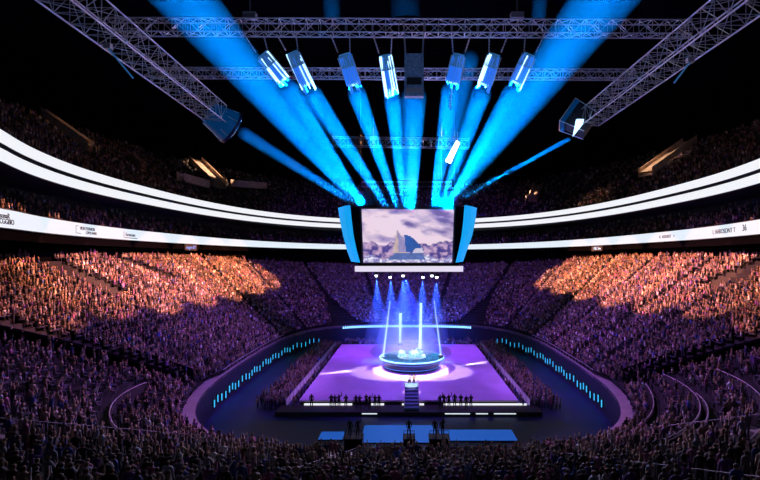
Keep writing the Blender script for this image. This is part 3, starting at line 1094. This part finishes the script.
def person_mesh(pose, colname, seed):
    """one continuous skinned body facing +Y, feet at z = 0"""
    r = random.Random(seed)
    V, E, RAD = [], [], []
    def add(p, rad, parent=None):
        V.append(p); RAD.append(rad)
        if parent is not None:
            E.append((parent, len(V) - 1))
        return len(V) - 1
    pel = add((0, 0, .93), .145)
    belly = add((0, .015, 1.10), .135, pel)
    chest = add((0, .01, 1.30), .155, belly)
    up = add((0, 0, 1.43), .11, chest)
    nk = add((0, .005, 1.50), .058, up)
    hd = add((0, .015, 1.58), .095, nk)
    hd2 = add((0, .015, 1.68), .082, hd)
    for s_ in (-1, 1):
        hip = add((s_ * .09, 0, .86), .10, pel)
        kn = add((s_ * .11, .03 if pose != 'step' else .03 + s_ * .08, .48), .065, hip)
        an = add((s_ * .115, -.01, .09), .045, kn)
        toe = add((s_ * .125, .15, .04), .038, an)
        sh = add((s_ * .185, 0, 1.40), .065, up)
        if pose == 'cheer' or (pose == 'wave' and s_ > 0) or (pose == 'phone' and s_ > 0):
            if pose == 'phone':
                el = add((s_ * .24, .20, 1.30), .045, sh)
                wr = add((s_ * .16, .34, 1.55), .034, el)
                hn = add((s_ * .14, .36, 1.66), .04, wr)
            else:
                el = add((s_ * .30, .05, 1.63), .046, sh)
                wr = add((s_ * .26, .10, 1.87), .034, el)
                hn = add((s_ * .25, .12, 1.98), .042, wr)
        elif pose == 'clap':
            el = add((s_ * .25, .12, 1.15), .046, sh)
            wr = add((s_ * .09, .30, 1.26), .034, el)
            hn = add((s_ * .045, .36, 1.33), .042, wr)
        else:
            el = add((s_ * .25, -.02, 1.13), .046, sh)
            wr = add((s_ * .26, .07, .89), .034, el)
            hn = add((s_ * .25, .10, .79), .042, wr)
    me = bpy.data.meshes.new('person_skeleton')
    me.from_pydata(V, E, [])
    ob = bpy.data.objects.new('person_skeleton', me)
    COL.objects.link(ob)
    sk = ob.modifiers.new('skin', 'SKIN')
    for i, v in enumerate(me.skin_vertices[0].data):
        v.radius = (RAD[i], RAD[i] * (.72 if i in (pel, belly, chest, up) else 1.0))
        v.use_root = (i == pel)
    sub = ob.modifiers.new('sub', 'SUBSURF')
    sub.levels = 1
    dg = bpy.context.evaluated_depsgraph_get()
    out = bpy.data.meshes.new_from_object(ob.evaluated_get(dg))
    bpy.data.objects.remove(ob)
    bm = bmesh.new()
    bm.from_mesh(out)
    # nose, chin and ears pulled out of the head
    for v in bm.verts:
        if v.co.z > 1.52:
            if v.co.y > .08 and abs(v.co.x) < .03 and v.co.z < 1.66:
                v.co.y += .018
            if abs(v.co.x) > .07 and abs(v.co.y) < .03 and v.co.z < 1.66:
                v.co.x *= 1.12
    bm.to_mesh(out); bm.free()
    skin, hair, topc = SKIN[seed % 4], HAIR[(seed // 2) % 4], TOPS[colname]
    nv = len(out.vertices)
    co = np.empty(nv * 3, np.float32); out.vertices.foreach_get('co', co); co = co.reshape(-1, 3)
    np_pol = len(out.polygons)
    cen = np.empty(np_pol * 3, np.float32); out.polygons.foreach_get('center', cen); cen = cen.reshape(-1, 3)
    idx = np.ones(np_pol, np.int32)                       # clothes
    idx[cen[:, 2] < .95] = 2                              # trousers
    head = (cen[:, 2] > 1.495) & (np.abs(cen[:, 0]) < .13) & (cen[:, 1] < .2)
    idx[head] = 0
    idx[head & ((cen[:, 2] > 1.69) | ((cen[:, 1] < .01) & (cen[:, 2] > 1.55)))] = 3
    # hands
    for s_ in (-1, 1):
        if pose in ('cheer',) or (pose in ('wave', 'phone') and s_ > 0):
            idx[(cen[:, 2] > (1.60 if pose == 'phone' else 1.88)) & (np.sign(cen[:, 0]) == s_) & ((np.abs(cen[:, 0]) > .16) | (cen[:, 1] > .3))] = 0
        elif pose == 'clap':
            idx[(cen[:, 1] > .29)] = 0
        else:
            idx[(cen[:, 2] < .86) & (np.abs(cen[:, 0]) > .2)] = 0
    out.materials.clear()
    for nm, c_ in (('skin', skin), ('top', topc), ('trousers', PANTS), ('hair', hair)):
        key = 'person_%s_%s' % (nm, '_'.join('%d' % (100 * q_) for q_ in c_))
        if key not in M:
            M[key] = mat(key, [.5 * q_ for q_ in c_], .75 if nm != 'hair' else .5)
        out.materials.append(M[key])
    out.polygons.foreach_set('material_index', idx)
    out.polygons.foreach_set('use_smooth', [True] * np_pol)
    out.update()
    return out


# low detail body for the mass of the crowd
def crowd_template(arms, seated):
    v, f, part = [], [], []
    dz = -.50 if seated else 0.0

    def ring(z, rx, ry, n=6, cx=0, cy=0):
        b = len(v)
        for i in range(n):
            v.append((cx + rx * math.cos(2 * PI * i / n + .3), cy + ry * math.sin(2 * PI * i / n + .3), z + dz))
        return b

    def join(a, b, n, p):
        for i in range(n):
            f.append((a + i, a + (i + 1) % n, b + (i + 1) % n, b + i)); part.append(p)

    def limb(pts, radii, parts):
        q = []
        for k, (c_, rr) in enumerate(zip(pts, radii)):
            d = (Vector(pts[min(k + 1, len(pts) - 1)]) - Vector(pts[max(k - 1, 0)])).normalized()
            u = d.orthogonal().normalized(); w = d.cross(u)
            q.append(len(v))
            for i in range(4):
                an = PI / 2 * i
                p_ = Vector(c_) + (u * math.cos(an) + w * math.sin(an)) * rr
                v.append((p_.x, p_.y, p_.z + dz))
        for k in range(len(q) - 1):
            join(q[k], q[k + 1], 4, parts[k])
        f.append(tuple(q[-1] + i for i in range(4))); part.append(parts[-1])
    zz = [(.88, .17, .13, 1), (1.15, .19, .13, 1), (1.38, .23, .13, 1), (1.47, .07, .07, 1)]
    rs = [ring(z, a_, b_) for z, a_, b_, _ in zz]
    for i in range(3):
        join(rs[i], rs[i + 1], 6, 1)
    hz = [(1.46, .06, .065), (1.56, .10, .11), (1.67, .10, .11), (1.75, .045, .05)]
    hs = [ring(z, a_, b_) for z, a_, b_ in hz]
    join(hs[0], hs[1], 6, 0); join(hs[1], hs[2], 6, 0); join(hs[2], hs[3], 6, 3)
    f.append(tuple(hs[3] + i for i in range(6))); part.append(3)
    for s_ in (-1, 1):
        if seated:
            limb([(s_ * .1, 0, .95), (s_ * .12, .42, .96), (s_ * .12, .45, .52)], (.09, .075, .05), (2, 2))
        else:
            limb([(s_ * .09, 0, .92), (s_ * .11, .02, .48), (s_ * .11, 0, .02)], (.10, .07, .05), (2, 2))
        if arms == 2 or (arms == 1 and s_ > 0):
            limb([(s_ * .21, 0, 1.36), (s_ * .28, .06, 1.66), (s_ * .27, .10, 1.95)], (.06, .048, .04), (1, 0))
        elif arms == 3:
            limb([(s_ * .23, 0, 1.34), (s_ * .24, .12, 1.14), (s_ * .06, .36, 1.30)], (.06, .05, .045), (1, 0))
        else:
            limb([(s_ * .23, 0, 1.36), (s_ * .26, .02, 1.10), (s_ * .18, .26, 1.02) if seated else (s_ * .26, .08, .84)], (.06, .05, .04), (1, 0))
    return np.array(v, np.float32), f, np.array(part)


AISLES = [12.5, 31, 50, 66, 80, 100, 114, 132, 149, 236, 250, 264, 280, 292, 305, 334, 350]
# short dark gangways crossing the upper rows slantwise: direction, row at both ends
SLANT = [(206, 30, 200.5, 20), (185, 29, 172.5, 21.5), (-26, 30, -20.5, 22)]
# curved railings of the near corners: direction, row at both ends
ARCS = [(229, 4.5, 252, 10.5, 'curved pale railing in the lower left corner rows'),
        (314.5, 2.0, 296, 1.8, 'curved railing next to the rink coping in the lower right corner rows'),
        (315, 4.6, 285, 9.6, 'long curved pale railing second from the rink in the lower right corner'),
        (304, 6.6, 290, 10, 'short curved railing in the middle of the lower right corner rows'),
        (309, 9.6, 287, 14.8, 'outermost long curved railing in the lower right corner rows')]
cand = []          # x, y, z, facing, block, dist, px, py


def add_cand(x, y, z, fa, blk):
    if y < 4: return
    d = math.sqrt(x * x + y * y + (z - CAMZ) ** 2)
    px = PX0 + F * x / y
    py = PY0 - F * (z + 1.5 - CAMZ) / y
    if px < -60 or px > 820 or py > 505 or py < -20: return
    cand.append((x, y, z, fa, blk, d, px, py))


def in_break(phi, t):
    p = phi % 360
    w = 2.3 + 1.0 * t
    return abs(p - (217.8 + 17 * t)) < w or abs(p - (322.2 - 17 * t)) < w


for k in range(ROWS):
    nsub_ref = None
    phi = -90.0
    zlist = []
    while phi < 270:
        ri, ro = stand_point(phi, k / ROWS), stand_point(phi, (k + 1) / ROWS)
        tread = ro - ri
        near = 217.8 + 17 * k / ROWS < phi % 360 < 322.2 - 17 * k / ROWS
        nsub = max(1, int(tread / 0.85)) if not near else 1
        rr = (ri + ro) / 2
        step = math.degrees((.50 if not near else .60) / rr)
        t = (k + .5) / ROWS
        ok = True
        for a_ in AISLES:
            dphi = abs((phi - a_ + 180) % 360 - 180)
            if math.radians(dphi) * rr < (.75 if not near else .65):
                ok = False
        if in_break(phi, t): ok = False
        if k < 12 and min(abs(phi - 66), abs(phi - 114)) * rr * .01745 < 3.6 - .25 * k: ok = False
        for a0, k0, a1, k1 in SLANT:
            if min(k0, k1) <= k <= max(k0, k1):
                ac = a0 + (a1 - a0) * (k - k0) / (k1 - k0)
                if math.radians(abs((phi - ac + 180) % 360 - 180)) * rr < 2.6: ok = False
        for a0, k0, a1, k1, _ in ARCS:
            u_ = ((phi % 360) - a0) / (a1 - a0)
            if 0 <= u_ <= 1 and -.6 < k - (k0 + (k1 - k0) * u_) < 1.5: ok = False
        if near and k % 2 == 1 and (205 < phi % 360 < 252 or 288 < phi % 360 < 335) and k > 2:
            ok = ok and rng.random() < .62
        if ok:
            for s_ in range(nsub):
                if rng.random() < .06: continue
                r_ = ri + tread * (s_ + .5 + rng.uniform(-.18, .18)) / nsub
                ph = phi + rng.uniform(-.3, .3) * step
                x, y, z = polar(ph, r_, row_z(ph, k))
                p = ph % 360
                if near:
                    blk = ('near_left_corner' if p < 238 else 'near_left' if p < 264 else 'near_middle' if p < 280 else 'near_right' if p < 303 else 'near_right_corner')
                else:
                    blk = 'bowl'
                add_cand(x, y, z, face_angle(x, y) + rng.uniform(-.35, .35), blk)
        phi += step

n_bowl = len(cand)
# people standing on the floor on both sides of the stage
for side in (-1, 1):
    for x in (15.95, 17.5, 18.0, 18.6, 19.2, 19.8, 20.4, 21.0):
        for y in np.arange(66.5, 113, .6):
            if rng.random() < (.5 if x < 16 else .12 if x < 20 else .45): continue
            xx, yy = side * (x + rng.uniform(-.15, .15)), y + rng.uniform(-.15, .15)
            add_cand(xx, yy, 0, face_angle(xx, yy, 0, yy + 8) + rng.uniform(-.3, .3), 'floor')
# behind the stage
for x in np.arange(-15, 15.5, .65):
    for y in (112, 113.2, 114.4, 116):
        if rng.random() < .15: continue
        add_cand(x + rng.uniform(-.2, .2), y, 0, PI + rng.uniform(-.3, .3), 'floor')


def tier_people(tier, dens, sp):
    base, off0, run, z0, z1, n = tier
    for k in range(n):
        phi = -60.0
        while phi < 240:
            rr = base(phi) + off0 + run * (k + .5) / n
            phi += math.degrees(sp / rr)
            if rng.random() > dens: continue
            if any(abs(((phi - a_ + 180) % 360) - 180) * rr * .01745 < .7 for a_ in AISLES): continue
            if tier is UPP:
                hit = False
                for (pa, ka), (pb, kb), wd in RAMPS:
                    ax_, ay_ = pa * rr * .01745, ka * 1.33
                    bx_, by_ = pb * rr * .01745, kb * 1.33
                    cx_, cy_ = phi * rr * .01745, (k + .5) * 1.33
                    dx_, dy_ = bx_ - ax_, by_ - ay_
                    u_ = min(1, max(0, ((cx_ - ax_) * dx_ + (cy_ - ay_) * dy_) / (dx_ * dx_ + dy_ * dy_ + 1e-6)))
                    if math.hypot(ax_ + u_ * dx_ - cx_, ay_ + u_ * dy_ - cy_) < wd / 2 + 1.1: hit = True
                if hit: continue
            ph = phi + rng.uniform(-.1, .1)
            x, y, z = polar(ph, rr, z0 + (z1 - z0) * k / (n - 1))
            add_cand(x, y, z, face_angle(x, y) + rng.uniform(-.3, .3), 'tier')


tier_people(UPP, .62, .75)
tier_people(MID, .5, .8)

# the individuals: the nearest ones inside the frame
N_IND = 262
inframe = [i for i, c in enumerate(cand) if c[4].startswith('near') and 2 < c[6] < 758 and 250 < c[7] < 478]
inframe.sort(key=lambda i: cand[i][5])
ind = set(inframe[:N_IND])
BLK = {'near_left_corner': 'in the lower left corner rows', 'near_left': 'in rows left of the near stairs', 'near_middle': 'between the near stairs',
       'near_right': 'in rows right of the near stairs', 'near_right_corner': 'in the lower right corner rows'}
POSE = {'stand': 'arms down', 'clap': 'clapping', 'cheer': 'both arms raised', 'wave': 'one arm raised', 'phone': 'hand held up'}
colnames = list(TOPS)
meshes = {}
for n_, i in enumerate(sorted(ind)):
    x, y, z, fa, blk = cand[i][:5]
    pose = random.choices(['stand', 'clap', 'wave', 'cheer', 'phone'], [5, 3, 1, 1, 1.5])[0]
    col = random.choices(colnames, [5, 1.5, 2.5, 1.2, 1.5, 1.5, 1.2])[0]
    if (pose, col) not in meshes:
        meshes[(pose, col)] = person_mesh(pose, col, len(meshes) * 3 + 1)
    o = bpy.data.objects.new('person', meshes[(pose, col)])
    COL.objects.link(o)
    o.location = (x, y, z)
    o.rotation_euler = (0, 0, fa)
    s_ = random.uniform(.93, 1.06)
    o.scale = (s_, s_, s_)
    lb = 'spectator in a %s top, %s, %s' % (col, POSE[pose], BLK[blk])
    props(o, lb, 'person', 'spectators in %s tops, %s, %s' % (col, POSE[pose], BLK[blk]))


def single_person(loc, fa, pose, col, label, group=None, scale=1.0):
    if (pose, col) not in meshes:
        meshes[(pose, col)] = person_mesh(pose, col, len(meshes) * 3 + 1)
    o = bpy.data.objects.new('person', meshes[(pose, col)])
    COL.objects.link(o)
    o.location = loc
    o.rotation_euler = (0, 0, fa)
    o.scale = (scale,) * 3
    return props(o, label, 'person', group)


# two figures on top of the stage stairs
single_person((.20, 69.3, 2.46), PI - .2, 'clap', 'white', 'person in white on top of the stage stairs, the left one of the pair', scale=1.12)
single_person((.85, 69.3, 2.46), PI + .2, 'clap', 'beige', 'person in pale clothes on top of the stage stairs, the right one of the pair', scale=1.12)
# dark crew along the front edge of the stage
crewpx = [(311, 'far left corner'), (331, ''), (335, ''), (339, ''), (346, ''), (356, ''), (360, ''), (366, ''), (370, ''), (375, ''), (379, ''),
          (440, ''), (444, ''), (449, ''), (455, ''), (461, ''), (466, ''), (471, '')]
for px, _ in crewpx:
    x = (px - PX0) * 65.2 / F
    left = px < 400
    single_person((x, 65.2 + rng.uniform(-.5, .5), .6), rng.uniform(-.5, .5), random.choice(['stand', 'clap', 'wave']), 'black',
                  'crew member in black on the dark platform before the stage, %s of the teal stairs' % ('left' if left else 'right'),
                  'crew on the front platform %s of the stairs' % ('left' if left else 'right'), 1.15)
for (rx, w), nm in zip(risers, ('left', 'middle', 'right')):
    for k, dx in enumerate((-.45, .4) if w > 1.5 else (0,)):
        side_ = ('the left one' if k == 0 else 'the right one') if w > 1.5 else 'alone'
        single_person((rx + dx, 51.1, 2.16), rng.uniform(-.3, .3), ('stand', 'phone')[k], 'black', 'camera operator in black on the %s dark riser before the stage, %s' % (nm, side_), scale=1.05)

# the rest of the crowd as one mesh
tm = [crowd_template(a_, st_) for st_ in (True, False) for a_ in (0, 1, 2, 3)]
rest = [c for i, c in enumerate(cand) if i not in ind]
verts, faces_n, loops, colors = [], [], [], []
base = 0
pal = np.array([TOPS['black'], TOPS['grey'], TOPS['white'], TOPS['pink'], TOPS['blue'], TOPS['purple'], TOPS['beige'], (.45, .30, .22), (.6, .5, .45)])
pal = pal * .30
pw = np.array([3, 2, 2, 1, 1, 1, 2, 2, 2], float); pw /= pw.sum()
skn, hr = np.array(SKIN) * .40, np.array(HAIR)
V_all, L_all, N_all, C_all = [], [], [], []
kinds = rng.choice(4, len(rest), p=[.55, .13, .10, .22])
sit = np.array([c[4] != 'floor' and rng.random() < (.88 if c[4] in ('bowl', 'tier') else .72) for c in rest])
kinds = np.where(sit, kinds, kinds + 4)
arr = np.array([c[:4] for c in rest], np.float32)
for ti in range(8):
    tv, tf, tp = tm[ti]
    P = arr[kinds == ti]
    n = len(P)
    sc_ = rng.uniform(.92, 1.06, n)[:, None, None]
    ca_, sa_ = np.cos(P[:, 3]), np.sin(P[:, 3])
    X = tv[None, :, 0] * ca_[:, None] - tv[None, :, 1] * sa_[:, None]
    Yv = tv[None, :, 0] * sa_[:, None] + tv[None, :, 1] * ca_[:, None]
    Zv = np.repeat(tv[None, :, 2], n, 0)
    W = np.stack([X, Yv, Zv], -1) * sc_ + P[:, None, :3]
    V_all.append(W.reshape(-1, 3))
    nv = len(tv)
    loopt = np.concatenate([np.array(q_) for q_ in tf])
    lens = np.array([len(q_) for q_ in tf])
    L_all.append((loopt[None, :] + (np.arange(n) * nv)[:, None] + base).ravel())
    N_all.append(np.tile(lens, n))
    tops = pal[rng.choice(len(pal), n, p=pw)] * np.exp(rng.normal(.1, .65, n))[:, None].clip(.2, 2.6)
    pc = np.stack([skn[rng.integers(0, 4, n)], tops, np.repeat([PANTS], n, 0), hr[rng.integers(0, 4, n)]], 1)
    fc = pc[:, tp, :]
    C_all.append(np.repeat(fc.reshape(-1, 3), np.tile(lens, n), 0))
    base += n * nv
V_all, L_all, N_all, C_all = np.concatenate(V_all), np.concatenate(L_all), np.concatenate(N_all), np.concatenate(C_all)
me = bpy.data.meshes.new('crowd')
me.vertices.add(len(V_all)); me.vertices.foreach_set('co', V_all.astype(np.float32).ravel())
me.loops.add(len(L_all)); me.loops.foreach_set('vertex_index', L_all.astype(np.int32))
me.polygons.add(len(N_all))
me.polygons.foreach_set('loop_start', np.concatenate([[0], np.cumsum(N_all)[:-1]]).astype(np.int32))
me.update(calc_edges=True)
ca = me.color_attributes.new('Col', 'FLOAT_COLOR', 'CORNER')
ca.data.foreach_set('color', np.concatenate([C_all, np.ones((len(C_all), 1))], 1).astype(np.float32).ravel())
me.materials.append(M['crowd'])
o = bpy.data.objects.new('crowd', me)
COL.objects.link(o)
props(o, 'dense mass of spectators filling the tiers all round the arena', 'crowd', kind='stuff')
print('crowd', len(rest), 'verts', len(V_all))

# ------------------------------------------------------------------ railings and stairs in the near stand
def railing(phi0, k0, phi1, k1, label, h=1.0):
    t = thing('railing', label, 'railing')
    N = 28
    pk = [(phi0 + (phi1 - phi0) * i / N, k0 + (k1 - k0) * i / N) for i in range(N + 1)]
    f = lambda q, dz, dr=0: polar(q[0], stand_point(q[0], (q[1] + .5) / ROWS) + dr, row_z(q[0], q[1]) + dz)
    m = MB()
    m.quadstrip([[f(q, -.6), f(q, h * .8), f(q, h * .8, .14), f(q, -.6, .14)] for q in pk], True)
    m.build('parapet', M['concrete'], t)
    MB().path([f(q, h, .07) for q in pk], .04).build('top_rail', M['rail'], t)
    for q in pk[::3]:
        MB().tube(f(q, h * .7, .07), f(q, h, .07), .035).build('post', M['rail'], t)
    return t


for a0, k0, a1, k1, lb in ARCS:
    railing(a0, k0, a1, k1, lb)
for a0, a1, nm in ((148, 209, 'left'), (32, -29, 'right')):
    t = thing('railing', 'long thin pale rail on top of the %s rink wall' % nm, 'railing')
    ph = np.linspace(a0, a1, 60)
    MB().path([polar(p, r_in(p) + .18, Z0 + .75) for p in ph], .045).build('top_rail', M['rail'], t)
    for p in ph[::3]:
        MB().tube(polar(p, r_in(p) + .18, Z0), polar(p, r_in(p) + .18, Z0 + .75), .03).build('post', M['rail'], t)
# dark passages between the side stands and the near stand
n_v = 0
for sg in (1, -1):
    f = lambda t_, d, dz: polar((217.8 + 17 * t_ + d * (2.3 + 1.0 * t_)) if sg > 0 else (322.2 - 17 * t_ - d * (2.3 + 1.0 * t_)), stand_point(217.8 + 17 * t_, t_), Z0 + (float(ztop(217.8 + 17 * t_)) - Z0) * t_ + dz)
    tt = np.linspace(0.02, 1, 30)
    m = MB()
    m.quadstrip([[f(q, -1, .7), f(q, 1, .7)] for q in tt])  # black sheet over the treads, standing in for shade
    m.build('floor_passage_dark_sheet_%s' % ('left' if sg > 0 else 'right'), M['velvet'], kind='structure')
    m = MB()
    m.quadstrip([[f(q, -1.02, -.5), f(q, -1.02, 1.9), f(q, -1.12, 1.9), f(q, -1.12, -.5)] for q in tt], True)
    m.build('wall_passage_%s' % ('left' if sg > 0 else 'right'), M['velvet'], kind='structure')


def aisle_stairs(phi, label, k0=0, k1=ROWS, w=1.1):
    t = thing('aisle_stairs', label, 'stairs')
    m = MB()
    for k in range(k0, k1):
        z = row_z(phi, k)
        r0, r1 = stand_point(phi, k / ROWS), stand_point(phi, (k + 1) / ROWS)
        tang = Vector((-math.sin(R(phi)), math.cos(R(phi)), 0))
        for q_ in range(2):
            ra, rb = r0 + (r1 - r0) * q_ / 2, r0 + (r1 - r0) * (q_ + 1) / 2
            dz = .03 + (row_z(phi, min(k + 1, ROWS - 1)) - z) * q_ / 2
            a_, b_ = Vector(polar(phi, ra, 0)), Vector(polar(phi, rb, 0))
            m.hexa([a_ - tang * w / 2 + Vector((0, 0, z - .1)), a_ + tang * w / 2 + Vector((0, 0, z - .1)), b_ + tang * w / 2 + Vector((0, 0, z - .1)), b_ - tang * w / 2 + Vector((0, 0, z - .1)),
                    a_ - tang * w / 2 + Vector((0, 0, z + dz)), a_ + tang * w / 2 + Vector((0, 0, z + dz)), b_ + tang * w / 2 + Vector((0, 0, z + dz)), b_ - tang * w / 2 + Vector((0, 0, z + dz))])
    m.build('flight', M['stair'], t)
    hr_ = MB()
    tang = Vector((-math.sin(R(phi)), math.cos(R(phi)), 0)) * (w / 2)
    pts = [Vector(polar(phi, stand_point(phi, k / ROWS), row_z(phi, k) + .95)) + tang for k in range(k0, k1)]
    hr_.path(pts, .03)
    for p in pts[::2]:
        hr_.tube(p - Vector((0, 0, .95)), p, .025)
    hr_.build('handrail', M['truss_dark'], t)
    return t


aisle_stairs(264, 'steep narrow aisle stairs left of the middle in the near stand')
aisle_stairs(280, 'pale aisle stairs right of the middle in the near stand')
aisle_stairs(250, 'aisle stairs second to the left of the middle in the near stand')
aisle_stairs(292, 'aisle stairs second to the right of the middle in the near stand')
aisle_stairs(132, 'aisle stairs bounding the orange lit crowd at left', 6)
aisle_stairs(12.5, 'aisle stairs through the orange lit crowd of the right side stand', 6)
aisle_stairs(50, 'aisle stairs bounding the orange lit crowd at right', 6)

# ------------------------------------------------------------------ lights
# warm follow floods on the upper part of both side stands
WARM = (1.0, .33, .17)
for s_ in (-1, 1):
    for ya, za, pw_ in ((50, 18.6, 300000), (63, 18.3, 640000), (76, 18, 850000), (90, 17.6, 900000), (104, 17.4, 900000), (117, 17.0, 950000), (128, 16.6, 700000)):
        lamp('warm_flood', 'SPOT', (-s_ * 4, ya * .7 + 26, 51), (s_ * (44 if ya > 60 else 42), ya, za), pw_, WARM, spot=R(17.5 if ya < 70 else 19), blend=.2, radius=.3)
# purple floods
PUR = (.32, .05, .95)
for x in (-1, 1):
    for y, ty in ((66, 74), (76, 92), (100, 100), (112, 106)):
        lamp('purple_flood', 'SPOT', (x * 21, y, 37), (x * 7, ty, 1.2), 44000, PUR, spot=R(40), blend=.7)
for s_ in (-1, 1):
    lamp('purple_flood', 'SPOT', (-s_ * 4, 72, 40), (s_ * 34, 78, 8), 120000, (.48, .16, 1.0), spot=R(62), blend=.8)
    lamp('purple_flood', 'SPOT', (-s_ * 6, 74, 38), (s_ * 27, 44, 9), 120000, (.62, .20, 1.0), spot=R(46), blend=.9)
    lamp('violet_flood', 'SPOT', (s_ * 18, 76, 40), (s_ * 15, 150, 11), 90000, (.33, .10, .95), spot=R(62), blend=.8)
lamp('blue_flood', 'SPOT', (0, 97, 17.4), (0, 135, 7), 70000, (.03, .07, 1.0), spot=R(70), blend=.9)
lamp('lavender_rim_fill', 'SPOT', (0, 74, 40), (0, 22, 10), 60000, (.78, .58, .95), spot=R(70), blend=.8)  # unseen rim light added for highlights on the near heads
lamp('stair_pair_fill', 'SPOT', (0.4, 42, 36.5), (0.5, 69.3, 3.3), 300000, (1.0, .92, .9), spot=R(3.6), blend=.4, radius=.1)  # spot added to brighten the pair on the stage stairs
lamp('blue_flood', 'SPOT', (0, 99, 17.4), (0, 118, 1.5), 60000, (.03, .10, 1.0), spot=R(80), blend=.8)
lamp('rig_fill', 'AREA', (0, 20, 28), (0, 34, 35), 160, (.45, .6, 1.0), size=2)  # fill added from the camera side for the speaker panel
# white pool round the platform
for x_, y_ in ((-9.5, 86.5), (10.5, 86.5), (.6, 82)):
    lamp('white_flood', 'SPOT', (x_, y_, 18.0), (0.6, 84.8, 1.2), 46000, (.95, .85, 1.0), spot=R(41), blend=.12)
# two unseen spots added at the platform rim to streak the floor
for x0, x1, y1 in ((-5.4, -11.8, 83.5), (6.8, 12.5, 90)):
    lamp('added_streak_spot', 'SPOT', (x0, 86.5, 2.7), (x1, y1, 1.2), 40000, (.95, .85, 1.0), spot=R(11), blend=.5, radius=.05)
# blue lamps under the screen, each with its shaft of lit haze
for x, nm in zip((-5.8, -3.2, -.9, 2.7, 5.3), ('leftmost', 'second', 'middle', 'fourth', 'rightmost')):
    p0, p1 = Vector((x, 88.6, 17.05)), Vector((x * .95, 92, 3.0))
    lamp('blue_spot', 'SPOT', p0, p1, 75000, (.02, .08, 1.0), spot=R(30), blend=.8, radius=.03)
    MB().tube((0, 0, 0), p1 - p0, .35, 3.4, 20).build('light_shaft', M['stagehaze'], None, True, 'narrow blue light shaft under the big screen, %s of the five' % nm, 'light beam', loc=p0)
p0, p1 = Vector((-.4, 92, 17.1)), Vector((-.2, 93.5, 3.0))
lamp('blue_spot', 'SPOT', p0, p1, 90000, (.008, .03, 1.0), spot=R(56), blend=.9, radius=.05)
MB().tube((0, 0, 0), p1 - p0, .6, 7.2, 24).build('light_shaft', M['widehaze'], None, True, 'broad deep blue glow shaft filling the space under the big screen', 'light beam', loc=p0)
# unseen area fills added to light the rig pale purple
lamp('rig_fill', 'AREA', (0, 62, 24), (0, 36, 37), 2600, (.62, .50, 1.0), size=6)
lamp('rig_fill', 'AREA', (-8, 26, 24), (-20, 30, 36), 500, (.40, .50, 1.0), size=3)
lamp('rig_fill', 'AREA', (8, 26, 24), (20, 30, 36), 500, (.45, .45, 1.0), size=3)
# dim warm light on the upper seats
for s_ in (-1, 1):
    lamp('upper_light', 'SPOT', (-s_ * 10, 80, 50), (s_ * 62, 85, 40), 9000, (1.0, .42, .32), spot=R(70), blend=.9)

def upp_xyz(px, py):
    base_, off0, run, z0, z1, n = UPP
    p, k = upp_pt(px, py)
    return Vector(polar(p, base_(p) + off0 + run * k / n, z0 + (z1 - z0) * k / (n - 1)))


for px, py, pw_, cone in ((209, 174, 260000, 15), (667, 162, 110000, 12), (534, 196, 160000, 7), (66, 134, 22000, 13)):
    q = upp_xyz(px, py)
    lamp('ramp_fill', 'SPOT', (q.x * .35, q.y, 52), q, pw_, (1.0, .62, .42), spot=R(cone), blend=.5)  # unseen spots added to brighten the upper ramps
lamp('upper_warm', 'SPOT', (10, 92, 47), at(590, 203, 122), 30000, (1.0, .5, .3), spot=R(16), blend=.7)
w = bpy.data.worlds.new('hall_air')
sc.world = w
w.use_nodes = True
w.node_tree.nodes['Background'].inputs[0].default_value = (.10, .12, .30, 1)
w.node_tree.nodes['Background'].inputs[1].default_value = .02

# ------------------------------------------------------------------ camera
cam = bpy.data.cameras.new('camera')
cam.sensor_width = 36
cam.lens = 36 * F / 760
cam.shift_x = -(PX0 - 380) / 760
cam.shift_y = (PY0 - 240) / 760
cam.clip_end = 600
co_ = bpy.data.objects.new('camera', cam)
COL.objects.link(co_)
co_.location = (0, 0, CAMZ)
co_.rotation_euler = (R(90), 0, 0)
sc.camera = co_

vs = sc.view_settings
vs.view_transform = 'Standard'
vs.look = 'None'
vs.exposure = 0
vs.gamma = 1
vs.use_curve_mapping = False
